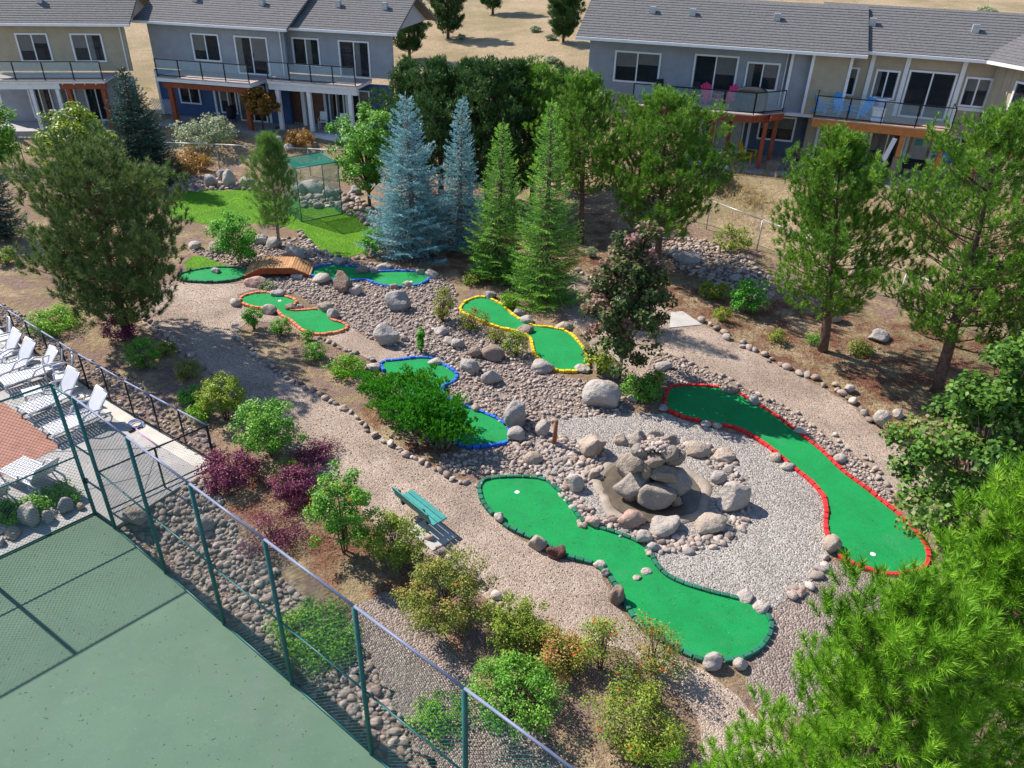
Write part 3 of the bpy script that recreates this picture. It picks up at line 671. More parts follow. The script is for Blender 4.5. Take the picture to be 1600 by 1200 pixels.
# ================================================================== THE SETTING
RNG = np.random.default_rng(5)
def ground():
    gx = np.concatenate([[-400, -250, -160, -110, -80, -62, -50, -42, -36], np.arange(-32, -18, .6), np.arange(-18, 16, .25), np.arange(16, 32, .6), [34, 38, 44, 54, 70, 95, 140, 220, 400]])
    gy = np.concatenate([[-60, -20, -4], np.arange(0, 4, 1), np.arange(4, 46, .25), np.arange(46, 62, .7), [64, 68, 74, 82, 92, 105, 125, 160, 220, 320, 600]])
    X, Y = np.meshgrid(gx, gy); Z = terrain(X, Y); V = np.c_[X.ravel(), Y.ravel(), Z.ravel()]
    ny, nx = X.shape; i = (np.arange(ny - 1)[:, None] * nx + np.arange(nx - 1)).ravel(); F = np.c_[i, i + 1, i + nx + 1, i + nx]
    d = foot_dist(V[:, 0], V[:, 1])
    m, nt, b = _newmat('garden_soil'); g = nt.nodes.new('ShaderNodeNewGeometry'); pos = g.outputs['Position']
    def attr(n): a = nt.nodes.new('ShaderNodeAttribute'); a.attribute_name = n; return a.outputs['Fac']
    nz = _noise(nt, pos, 1.1, 6, .6); fine = _noise(nt, pos, 24, 4, .7); mid = _noise(nt, pos, 6, 5, .65)
    soil = _mix(nt, _ramp(nt, mid, [(.35, (0, 0, 0)), (.65, (1, 1, 1))]), (.19, .128, .112), (.31, .222, .198))
    mul = _mix(nt, _ramp(nt, fine, [(.38, (0, 0, 0)), (.62, (1, 1, 1))]), (.10, .042, .03), (.30, .15, .095))
    dry = _mix(nt, _ramp(nt, mid, [(.36, (0, 0, 0)), (.64, (1, 1, 1))]), (.27, .20, .14), (.50, .39, .24)); dry = _mix(nt, _ramp(nt, _noise(nt, pos, .16, 8, .7), [(.40, (.85, .85, .85)), (.56, (0, 0, 0))]), dry, (.24, .20, .11))
    sl = _mix(nt, _ramp(nt, fine, [(.35, (.78, .76, .75)), (.7, (1.15, 1.12, 1.1))]), (0, 0, 0), (1, 1, 1))
    def edge(a, lo=.42, hi=.58):
        ad = nt.nodes.new('ShaderNodeMath'); ad.operation = 'MULTIPLY_ADD'; ad.inputs[1].default_value = .9
        nt.links.new(nz, ad.inputs[0]); sb = nt.nodes.new('ShaderNodeMath'); sb.operation = 'SUBTRACT'; sb.inputs[1].default_value = .45
        nt.links.new(ad.outputs[0], sb.inputs[0]); s2 = nt.nodes.new('ShaderNodeMath'); nt.links.new(sb.outputs[0], s2.inputs[0]); nt.links.new(a, s2.inputs[1])
        mr = nt.nodes.new('ShaderNodeMapRange'); mr.inputs[1].default_value = lo; mr.inputs[2].default_value = hi; nt.links.new(s2.outputs[0], mr.inputs[0]); return mr.outputs[0]
    c = _mix(nt, edge(attr('mulch')), soil, mul); c = _mix(nt, edge(attr('dry')), c, dry)
    mu = nt.nodes.new('ShaderNodeMix'); mu.data_type = 'RGBA'; mu.blend_type = 'MULTIPLY'; mu.inputs[0].default_value = .8
    nt.links.new(c, mu.inputs[6]); nt.links.new(_ramp(nt, fine, [(.3, (.72, .7, .7)), (.7, (1.2, 1.18, 1.15))]), mu.inputs[7])
    nt.links.new(mu.outputs[2], b.inputs['Base Color']); b.inputs['Roughness'].default_value = .95; b.inputs['Specular IOR Level'].default_value = .1
    ad = nt.nodes.new('ShaderNodeMath'); ad.operation = 'MULTIPLY_ADD'; ad.inputs[1].default_value = 2.5; nt.links.new(mid, ad.inputs[0]); nt.links.new(fine, ad.inputs[2])
    _bump(nt, b, ad.outputs[0], .05)
    me = mesh_np('ground', V, F, m, True)
    def soft(poly, w=.5):
        s = edge_dist(poly, V[:, 0], V[:, 1]); s = np.where(inside(poly, V[:, 0], V[:, 1]), s, -s); return np.clip(.5 + s / w * .5, 0, 1)
    mulch = np.zeros(len(V))
    for p in MULCH: mulch = np.maximum(mulch, soft(outline(p)))
    for n, a in (('mulch', mulch), ('dry', np.clip(.5 + (d - .5) / 1.6, 0, 1))):
        t = me.attributes.new(n, 'FLOAT', 'POINT'); t.data.foreach_set('value', a.astype(np.float32))
    return tag(link('ground', me), kind='structure')
MULCH = [[(885, 400), (960, 455), (1060, 490), (1180, 545), (1310, 605), (1400, 680), (1480, 750), (1700, 850), (1750, 560), (1500, 520), (1350, 500), (1200, 470), (1100, 420), (1000, 350), (900, 340)],
         [(330, 770), (420, 800), (520, 880), (600, 930), (690, 1000), (650, 900), (560, 860), (480, 790), (400, 740), (340, 740)],
         [(590, 640), (640, 700), (700, 740), (700, 690), (640, 640)],
         [(640, 400), (700, 430), (800, 440), (880, 470), (900, 400), (800, 360), (680, 370)]]
GROUND = ground()

P_PATH = [(222, 470), (212, 490), (228, 512), (250, 530), (285, 562), (310, 585), (350, 600), (400, 640), (450, 700), (500, 740), (560, 790), (610, 838), (670, 868), (720, 900), (770, 945), (830, 985), (900, 1003), (980, 1018), (1040, 1070), (1090, 1130), (1110, 1215),
          (1260, 1215), (1180, 1120), (1120, 1060), (1060, 1030), (1000, 990), (965, 940), (930, 888), (870, 872), (820, 846), (785, 822), (752, 785), (742, 757), (700, 742), (650, 712), (592, 678), (540, 637), (460, 594), (410, 560), (374, 526), (385, 505), (440, 505), (470, 520), (500, 526), (460, 500), (400, 487), (372, 470), (384, 456), (430, 448), (400, 437), (380, 442), (330, 445), (290, 442), (262, 440), (240, 450)]
P_LINK = [(512, 525), (545, 513), (578, 530), (625, 547), (633, 563), (600, 568), (550, 550)]
P_RPATH = [(895, 420), (940, 437), (985, 457), (1045, 482), (1100, 508), (1170, 546), (1240, 584), (1310, 620), (1370, 668), (1410, 702), (1480, 762), (1560, 842), (1680, 960), (1600, 960), (1500, 880), (1440, 815), (1390, 762), (1350, 722), (1290, 682), (1230, 642), (1150, 602), (1080, 567), (1030, 552), (1000, 592), (960, 592), (930, 580), (925, 550), (910, 522), (885, 495), (868, 465), (875, 440)]
P_CIRCLE = [(870, 655), (960, 648), (1040, 648), (1066, 658), (1152, 680), (1206, 706), (1262, 748), (1296, 785), (1298, 830), (1296, 862), (1288, 890), (1255, 920), (1200, 954), (1168, 946), (1105, 934), (1052, 918), (1024, 888), (1008, 858), (935, 834), (884, 798), (852, 760), (842, 720), (835, 690)]
P_GRAVEL2 = [(545, 965), (600, 925), (650, 955), (720, 1030), (800, 1105), (900, 1210), (700, 1210), (600, 1060)]
P_LAWN = [(268, 306), (300, 299), (350, 298), (405, 298), (465, 312), (530, 322), (572, 330), (585, 352), (578, 380), (560, 398), (522, 402), (490, 384), (468, 363), (430, 352), (380, 348), (330, 350), (290, 345), (262, 335)]
P_LAWN2 = [(290, 410), (310, 400), (345, 412), (380, 424), (345, 432), (300, 428)]
P_BED = [(392, 447), (420, 437), (462, 432), (478, 414), (470, 372), (500, 400), (560, 410), (640, 420), (690, 434), (712, 455), (718, 485), (740, 505), (790, 522), (828, 545), (848, 578), (900, 592), (950, 602), (990, 640), (960, 652), (880, 655), (838, 690), (850, 730), (790, 747), (762, 742), (700, 738), (690, 712), (740, 704), (795, 690), (770, 655), (735, 640), (700, 605), (712, 588), (650, 562), (620, 545), (578, 527), (545, 510), (520, 500), (475, 468), (440, 456)]
P_BEDR = [(1030, 557), (1080, 569), (1150, 603), (1230, 643), (1290, 683), (1350, 723), (1392, 768), (1384, 785), (1340, 752), (1290, 706), (1220, 655), (1170, 626), (1100, 602), (1050, 600), (1010, 592)]
P_RING1 = [(800, 692), (850, 680), (900, 688), (945, 702), (935, 755), (905, 768), (930, 800), (1000, 828), (1060, 838), (1125, 826), (1150, 790), (1172, 792), (1162, 832), (1110, 858), (1040, 866), (1000, 850), (920, 828), (880, 792), (848, 748), (820, 730)]
P_RING2 = [(960, 686), (1000, 680), (1060, 688), (1130, 705), (1155, 740), (1165, 775), (1130, 768), (1100, 722), (1040, 706), (980, 706)]
P_TENNIS = [(335, 742), (258, 782), (190, 832), (268, 900), (380, 1006), (442, 1058), (560, 1165), (620, 1215), (720, 1215), (640, 1080), (560, 1000), (470, 925), (400, 858), (350, 800)]
P_POOLBED = [(-20, 462), (10, 478), (60, 505), (130, 557), (200, 592), (270, 640), (330, 690), (342, 735), (336, 726), (250, 676), (200, 645), (140, 605), (30, 532), (-20, 500)]
P_CREEK = [(1000, 388), (1060, 372), (1140, 388), (1200, 432), (1200, 468), (1130, 452), (1060, 422), (1000, 412)]
P_BANKL = [(270, 300), (330, 294), (402, 297), (405, 284), (330, 276), (272, 280)]
P_CAGE = [(470, 322), (530, 328), (590, 362), (604, 342), (545, 302), (480, 288)]
P_FRONT = [(288, 388), (340, 392), (392, 372), (440, 372), (478, 376), (520, 405), (600, 414), (672, 428), (560, 412), (488, 410), (440, 404), (385, 418), (340, 408)]
def strct(o): return tag(o, kind='structure')
bed_px = dict(main=P_BED, right=P_BEDR, ring=P_RING1, ring2=P_RING2, tennis=P_TENNIS, pool=P_POOLBED, creek=P_CREEK, bank=P_BANKL, cage=P_CAGE, front=P_FRONT)
BEDS = {k: outline(p, .03, i) for i, (k, p) in enumerate(bed_px.items())}
S_BED = strct(sheet('cobble_bed', BEDS['main'], .004, M['bedsoil']))
S_BEDR = strct(sheet('cobble_bed', BEDS['right'], .004, M['bedsoil']))
S_PATH = strct(sheet('gravel_path', outline(P_PATH, .03, 21), .008, M['gravel_tan']))
S_LINK = strct(sheet('gravel_path', outline(P_LINK, .03, 22), .012, M['gravel_tan']))
S_RPATH = strct(sheet('gravel_path', outline(P_RPATH, .03, 23), .008, M['gravel_tan']))
S_GR2 = strct(sheet('gravel_strip', outline(P_GRAVEL2, .08, 24), .008, M['bedsoil']))
S_END = strct(sheet('gravel_strip', outline([(1196, 950), (1255, 926), (1296, 880), (1345, 893), (1430, 905), (1420, 1000), (1320, 1085), (1210, 1130), (1165, 1062), (1192, 1012)], .04, 29), .008, M['bedsoil']))
S_CIRC = strct(sheet('gravel_circle', outline(P_CIRCLE, .03, 25), .016, M['gravel_grey']))
S_LAWN = strct(sheet('lawn', outline(P_LAWN, .02, 26), .012, M['lawn']))
S_LAWN2 = strct(sheet('lawn', outline(P_LAWN2, .02, 27), .012, M['lawn']))
lp = scatter(outline(P_LAWN), .07, 31); blades('lawn_grass', lp, .06, .012, 'grass', 32, S_LAWN, .6, 4, .03, .01)
lp = scatter(outline(P_LAWN2), .07, 33); blades('lawn_grass', lp, .06, .012, 'grass', 34, S_LAWN2, .6, 4, .03, .01)

# court, pool deck
cw = lambda a, b: tuple(CF0 + CFD * a + np.array([CFD[1], -CFD[0]]) * b)       # along the fence, inwards to the court
LD = np.array([-.67, -.74])
GATE = np.array([-9.86, 13.87])
court = [tuple(CF0 + CFD * 0 - (.0, .0)), cw(14, 0), cw(14, 9), tuple(GATE + LD * 12), tuple(GATE)]
S_COURT = strct(sheet('tennis_court', court, .02, M['court'], thick=.42))
pk = [np.array(p) for p in ((-20.5, 25.4), (-16.2, 21.99), (-12.64, 19.35), (-10.67, 17.95), (-7.66, 15.9), (-9.17, 13.43), (-9.86, 13.90))]
DECKP = [tuple(p) for p in pk] + [tuple(GATE + LD * 12 + (-.03, .03)), (-32, 8), (-34, 22)]
S_DECK = strct(sheet('pool_deck', DECKP, .04, M['deckconc'], thick=.4))
S_RED = strct(sheet('red_paving', [(-15.6, 19.15), (-12.01, 16.44), (-13.1, 14.75), (-16, 11.2), (-22, 15)], .046, M['redpave']))
kb = MB()
for a, b in zip(pk[:5], pk[1:5]):
    d = unit(b - a); n = np.array([d[1], -d[0]]); kb.add([(*(a + n * .02), .05), (*(b + n * .02), .05), (*(b + n * .42), .05), (*(a + n * .42), .05)], [(0, 1, 2, 3)])
ks = kb.build('deck_curb', mat('curb_concrete', (.50, .47, .43), (.40, .38, .35), 2, .85, .004, 40)); strct(ks)
jb = MB()      # saw-cut joints of the pool deck
for p, q in (((-12.2, 16.2), (-8.9, 16.6)), ((-9.0, 14.5), (-9.6, 17.2)), ((-11.4, 14.2), (-9.2, 15.4))): jb.bar((*p, .046), (*q, .046), .02, .004)
jb.build('deck_joint', mat('joint_shadow_gap', (.16, .15, .15)), S_DECK)

# ------------------------------------------------------------------ boulders first (their places are used by everything else)
BOULDERS = []      # (x, y, half width)
def boulder(px, py, w, h, label, m='boulder', cuts=7, rough=.05, depth=.8, z=None, group='boulders among the rock beds'):
    p = at(px, py, z); s = ppm(p); dep = math.asin((CAM_H - p[2]) / np.linalg.norm(p - CAMP))
    W = w / s; hz = max(.38 * W, min(1.35 * W, (h / s - .55 * depth * W * math.sin(dep)) / math.cos(dep)))
    f = unit(np.array([p[0], p[1]])); c = np.array([p[0], p[1]]) + f * depth * W * .42
    i = len(BOULDERS); rz = float(RNG.uniform(-.5, .5)) - math.atan2(f[0], f[1])
    me = rock_mesh('boulder', 100 + i, (W * .52, W * .52 * depth, hz * .66), M[m], 3 if w < 34 else 4, cuts, rough, -rz)
    zz = h1(c[0], c[1]) if z is None else z
    o = link('boulder', me, None, (c[0], c[1], zz + hz * .66 - hz * .30)); tag(o, label, 'boulder', group); BOULDERS.append((c[0], c[1], W * .5)); return o
for a in BOULDER_TABLE: boulder(*a[:5], **(a[5] if len(a) > 5 else {}))

# ------------------------------------------------------------------ putting lanes
LANES = {}
def lane(px, colour, label, cups=(), seed=0, bl=.2, gaps=()):
    c = world_line(px); lane_poly = catmull(c, True, .1); LANES[colour + str(seed)] = lane_poly
    root = empty('putting_green', (*lane_poly.mean(0), 0), 0, label, 'putting green', 'mini golf lanes')
    ox, oy = lane_poly.mean(0); loc = lane_poly - (ox, oy)
    sheet('turf', loc, .045, M['turf'], root, thick=.06)
    a = 0.5 * np.sum(lane_poly[:, 0] * np.roll(lane_poly[:, 1], -1) - np.roll(lane_poly[:, 0], -1) * lane_poly[:, 1]); sg = 1 if a > 0 else -1
    me = MB().box(-bl * .465, bl * .465, -.05, .05, 0, .11).mesh('border_block', M['block_' + colour], bevel=.012)
    r = np.random.default_rng(seed); seg = np.linalg.norm(np.roll(lane_poly, -1, 0) - lane_poly, axis=1); L = np.concatenate([[0], np.cumsum(seg)])
    q = np.concatenate([lane_poly, lane_poly[:1]])
    for s in np.arange(0, L[-1] - bl * .5, bl):
        f = lambda u: np.array([np.interp(u % L[-1], L, q[:, 0]), np.interp(u % L[-1], L, q[:, 1])])
        p0, p1 = f(s), f(s + bl); d = unit(p1 - p0); n = np.array([d[1], -d[0]]) * sg; p = (p0 + p1) / 2 + n * .052
        if any(np.linalg.norm(p - at(gx, gy)[:2]) < gr for gx, gy, gr in gaps): continue
        if any(math.hypot(p[0] - bx, p[1] - by) < br * .82 for bx, by, br in BOULDERS): continue
        o = link('border_block', me, root, (p[0] - ox, p[1] - oy, -.01 + r.normal(0, .009)), (r.normal(0, .03), 0, math.atan2(d[1], d[0]) + r.normal(0, .025)))
    for x, y in cups:
        p = at(x, y, .045); link('cup', MB().lathe([(.0, .047), (.045, .047), (.05, .052), (.062, .052), (.062, .03)], 16).mesh('cup', M['white'], True), root, (p[0] - ox, p[1] - oy, 0))
    return root
lane([(757, 754), (800, 749), (845, 752), (866, 766), (888, 792), (908, 818), (930, 827), (985, 846), (1010, 862), (1020, 882), (1038, 902), (1065, 916), (1110, 930), (1155, 941), (1178, 950), (1198, 967), (1200, 985), (1190, 1005), (1165, 1024), (1130, 1031), (1095, 1030), (1050, 1008), (1007, 980), (982, 948), (968, 920), (950, 897), (928, 880), (880, 868), (850, 846), (825, 838), (790, 820), (764, 795), (753, 773)], 'green', 'long winding putting lane edged with dark green blocks beside the rock fountain', [(808, 769)], 1)
lane([(1042, 636), (1046, 612), (1062, 606), (1095, 606), (1140, 612), (1172, 629), (1202, 647), (1240, 675), (1280, 706), (1312, 737), (1350, 766), (1380, 790), (1410, 815), (1440, 850), (1445, 880), (1425, 892), (1390, 897), (1345, 886), (1312, 868), (1294, 832), (1294, 802), (1289, 777), (1270, 755), (1245, 734), (1220, 714), (1190, 690), (1150, 669), (1100, 659), (1062, 650)], 'red', 'long curved putting lane edged with red blocks near the right hand path', [(1364, 866)], 2)
lane([(722, 487), (731, 473), (750, 467), (768, 471), (786, 481), (802, 496), (832, 511), (862, 515), (886, 522), (902, 537), (915, 557), (915, 576), (895, 581), (868, 579), (850, 569), (836, 551), (831, 531), (815, 520), (795, 516), (774, 511), (748, 500)], 'yellow', 'kinked putting lane edged with yellow blocks behind the small maple', [], 3)
lane([(597, 571), (620, 566), (665, 562), (690, 572), (712, 588), (702, 600), (688, 606), (694, 622), (722, 636), (748, 646), (772, 656), (788, 667), (795, 688), (770, 696), (735, 699), (712, 691), (690, 672), (655, 642), (622, 604)], 'blue', 'putting lane edged with blue blocks partly hidden by the sprawling mugo pine', [], 4, gaps=((620, 600, .75), (655, 645, .75), (690, 672, .5)))
lane([(378, 468), (396, 461), (420, 460), (446, 466), (462, 474), (446, 484), (460, 488), (500, 486), (516, 495), (516, 502), (536, 508), (541, 515), (520, 521), (495, 523), (475, 517), (460, 505), (442, 494), (430, 484), (405, 482), (386, 478)], 'orange', 'small putting lane edged with orange blocks below the wooden footbridge', [(437, 470)], 5)
lane([(487, 428), (496, 420), (520, 416), (560, 420), (582, 427), (620, 426), (655, 428), (669, 436), (656, 445), (620, 449), (592, 445), (570, 438), (545, 440), (510, 437), (491, 433)], 'blue', 'far putting lane edged with blue blocks right of the wooden footbridge', [(642, 440)], 6)
lane([(282, 431), (320, 422), (360, 420), (380, 424), (380, 433), (355, 440), (320, 441), (290, 439)], 'green', 'short putting lane edged with green blocks left of the wooden footbridge', [], 7)
AV = list(LANES.values())

# ------------------------------------------------------------------ cobbles, edging stones
AVP = AV + [outline(P_LINK)]
def bed(parent, poly, spacing, smin, smax, seed, avoid, top=300, keep=1.0):
    p = scatter(poly, spacing, seed, avoid, keep=keep); r = np.random.default_rng(seed + 1)
    s = smin + (smax - smin) * r.random(len(p)) ** 1.8
    px = np.array([s[i] * ppm((p[i, 0], p[i, 1], 0)) for i in range(len(p))]); o = np.argsort(-px)
    k = o[:top][px[o[:top]] > 5.5]; rest = np.setdiff1d(o, k)
    stone_pieces(parent, p[k], s[k], seed + 2)
    if len(rest):
        nm = 'loose_cobbles'; big = rest[px[rest] > 7.5]; sm = rest[px[rest] <= 7.5]
        if len(big): stone_mass(nm, parent, p[big], s[big], seed + 3)
        if len(sm): stone_mass(nm, parent, p[sm], s[sm], seed + 4, COB1)
bed(S_BED, BEDS['main'], .112, .055, .175, 40, AVP, 300, .80)
bed(S_BEDR, BEDS['right'], .105, .055, .15, 50, AV, 220, .88)
bed(S_CIRC, BEDS['ring'], .13, .09, .26, 60, AV, 230, .9)
bed(S_CIRC, BEDS['ring2'], .14, .08, .22, 70, AV, 60, .85)
def drape(name, poly, sp, dz, m):
    lo, hi = poly.min(0), poly.max(0); X, Y = np.meshgrid(np.arange(lo[0], hi[0], sp), np.arange(lo[1], hi[1], sp)); ny, nx = X.shape
    i = (np.arange(ny - 1)[:, None] * nx + np.arange(nx - 1)).ravel(); F = np.c_[i, i + 1, i + nx + 1, i + nx]; c = np.c_[X.ravel(), Y.ravel()]
    k = inside(poly, *c[F].mean(1).T); return strct(link(name, mesh_np(name, np.c_[c, terrain(c[:, 0], c[:, 1]) + dz], F[k], m, True)))
S_STRIP = drape('drain_bed', BEDS['tennis'], .2, .006, M['bedsoil'])
bed(S_STRIP, BEDS['tennis'], .125, .08, .25, 80, (np.array(court) + (.06, .06), np.array(DECKP)), 300, .97)
bed(GROUND, BEDS['pool'], .16, .08, .20, 90, (), 120, .8)
bed(GROUND, BEDS['creek'], .18, .09, .30, 100, (), 60, .9)
bed(GROUND, BEDS['bank'], .2, .1, .3, 110, (), 30, .9)
bed(GROUND, BEDS['cage'], .3, .15, .5, 120, (), 30, .9)
bed(GROUND, BEDS['front'], .16, .08, .22, 130, AV, 60, .9)
def edging(parent, px, smin, smax, seed, jit=.05):
    c = catmull(world_line(px), False, .02); r = np.random.default_rng(seed); seg = np.concatenate([[0], np.cumsum(np.linalg.norm(np.diff(c, axis=0), axis=1))])
    s = 0.0; P, S = [], []
    while s < seg[-1]:
        z = r.uniform(smin, smax); x = np.interp(s, seg, c[:, 0]); y = np.interp(s, seg, c[:, 1]); P.append((x + r.normal(0, jit), y + r.normal(0, jit))); S.append(z); s += z * r.uniform(.85, 1.25)
    stone_pieces(parent, P, S, seed + 1, sink=.15)
edging(S_PATH, [(368, 528), (410, 562), (460, 597), (540, 640), (590, 685), (650, 717), (705, 748), (755, 765)], .13, .27, 200)
edging(S_PATH, [(222, 498), (245, 515), (290, 553), (320, 577), (345, 590)], .14, .3, 205)
edging(S_PATH, [(672, 845), (690, 865), (715, 890), (745, 910), (785, 942), (835, 985)], .14, .32, 210)
edging(S_RPATH, [(905, 425), (930, 437), (985, 458)], .18, .35, 215)
edging(S_RPATH, [(1098, 503), (1135, 525), (1170, 545), (1205, 563), (1240, 580), (1275, 597), (1310, 612), (1322, 628), (1345, 643), (1368, 660), (1390, 676), (1412, 700)], .17, .36, 220, .07)
edging(S_RPATH, [(1032, 552), (1080, 567), (1150, 602), (1230, 642), (1290, 682), (1350, 722), (1385, 758)], .1, .2, 225, .08)
edging(S_CIRC, [(1290, 872), (1284, 896), (1262, 916), (1225, 938)], .2, .36, 230, .04)
edging(S_CIRC, [(1010, 866), (1040, 860), (1075, 853), (1120, 838)], .12, .22, 235, .05)
edging(S_LAWN, [(468, 364), (490, 386), (525, 403), (575, 402), (588, 380)], .14, .3, 240)
edging(S_LAWN, [(272, 303), (330, 297), (395, 297), (470, 312), (540, 324), (585, 335)], .14, .32, 245)
edging(S_LINK, [(575, 527), (625, 546), (660, 560)], .1, .2, 250, .04); edging(S_LINK, [(500, 530), (545, 550), (598, 570)], .1, .22, 252, .06)
# loose gravel chips and litter that break up the flat surfaces
for prt, px, sp, z0 in ((S_PATH, P_PATH, .14, .008), (S_RPATH, P_RPATH, .18, .008), (S_CIRC, P_CIRCLE, .125, .016)):
    p = scatter(outline(px), sp, 260, AV, keep=.75); p = p[[ppm((x, y, 0)) > 38 for x, y in p]]; r = np.random.default_rng(261)
    stone_mass('loose_gravel', prt, p, r.uniform(.018, .042, len(p)), 262, COB1, sink=.2, zs=np.full(len(p), z0), m='chips')
for k, px in enumerate(MULCH[:3]):
    p = scatter(outline(px), .14, 270 + k, AV); blades('bark_litter', p, .10, .02, 'litter', 275 + k, GROUND, 2.2, 3, .08, .01)
# dry grass on the bank and hillside
r = np.random.default_rng(280); n = 30000; X = r.uniform(-34, 30, n); Y = r.uniform(20, 62, n); D = foot_dist(X, Y)
cl = np.sin(X * 1.3 + 1.1 * np.sin(Y * .9)) + np.sin(Y * 1.7 + X * .4) + r.normal(0, .5, n)
k = (D > .4) & (D < 16) & (cl > .1); blades('dry_grass', np.c_[X, Y][k], .30, .022, 'straw', 281, GROUND, .6, 5, .12)

# fallen needles and leaves on the lanes, the court and the deck
for nm, prt, poly, sp, z0, kp in (('needle_litter', S_COURT, np.array(court), .32, .022, .5), ('leaf_litter', S_DECK, np.array(pk[3:] + [np.array(GATE + LD * 5)]), .35, .046, .5)):
    p = scatter(poly, sp, 290, keep=kp); blades(nm, p, .05, .018, 'litter', 291, prt, 4.0, 2, .25, z0)
p = np.concatenate([scatter(a, .22, 292 + i, keep=.6) for i, a in enumerate(AV)]); blades('lane_litter', p, .045, .014, 'litter', 299, GROUND, 4.0, 2, .02, .048)

r = np.random.default_rng(283); n = 9000; X = r.uniform(4, 24, n); Y = r.uniform(24, 44, n); D = foot_dist(X, Y); cl = np.sin(X * 1.9) + np.sin(Y * 1.3 + X) + r.normal(0, .6, n)
k = (D > 2.2) & (D < 5.5) & (cl > .5); blades('tall_dry_grass', np.c_[X, Y][k], .55, .03, 'straw', 284, GROUND, .55, 7, .14)
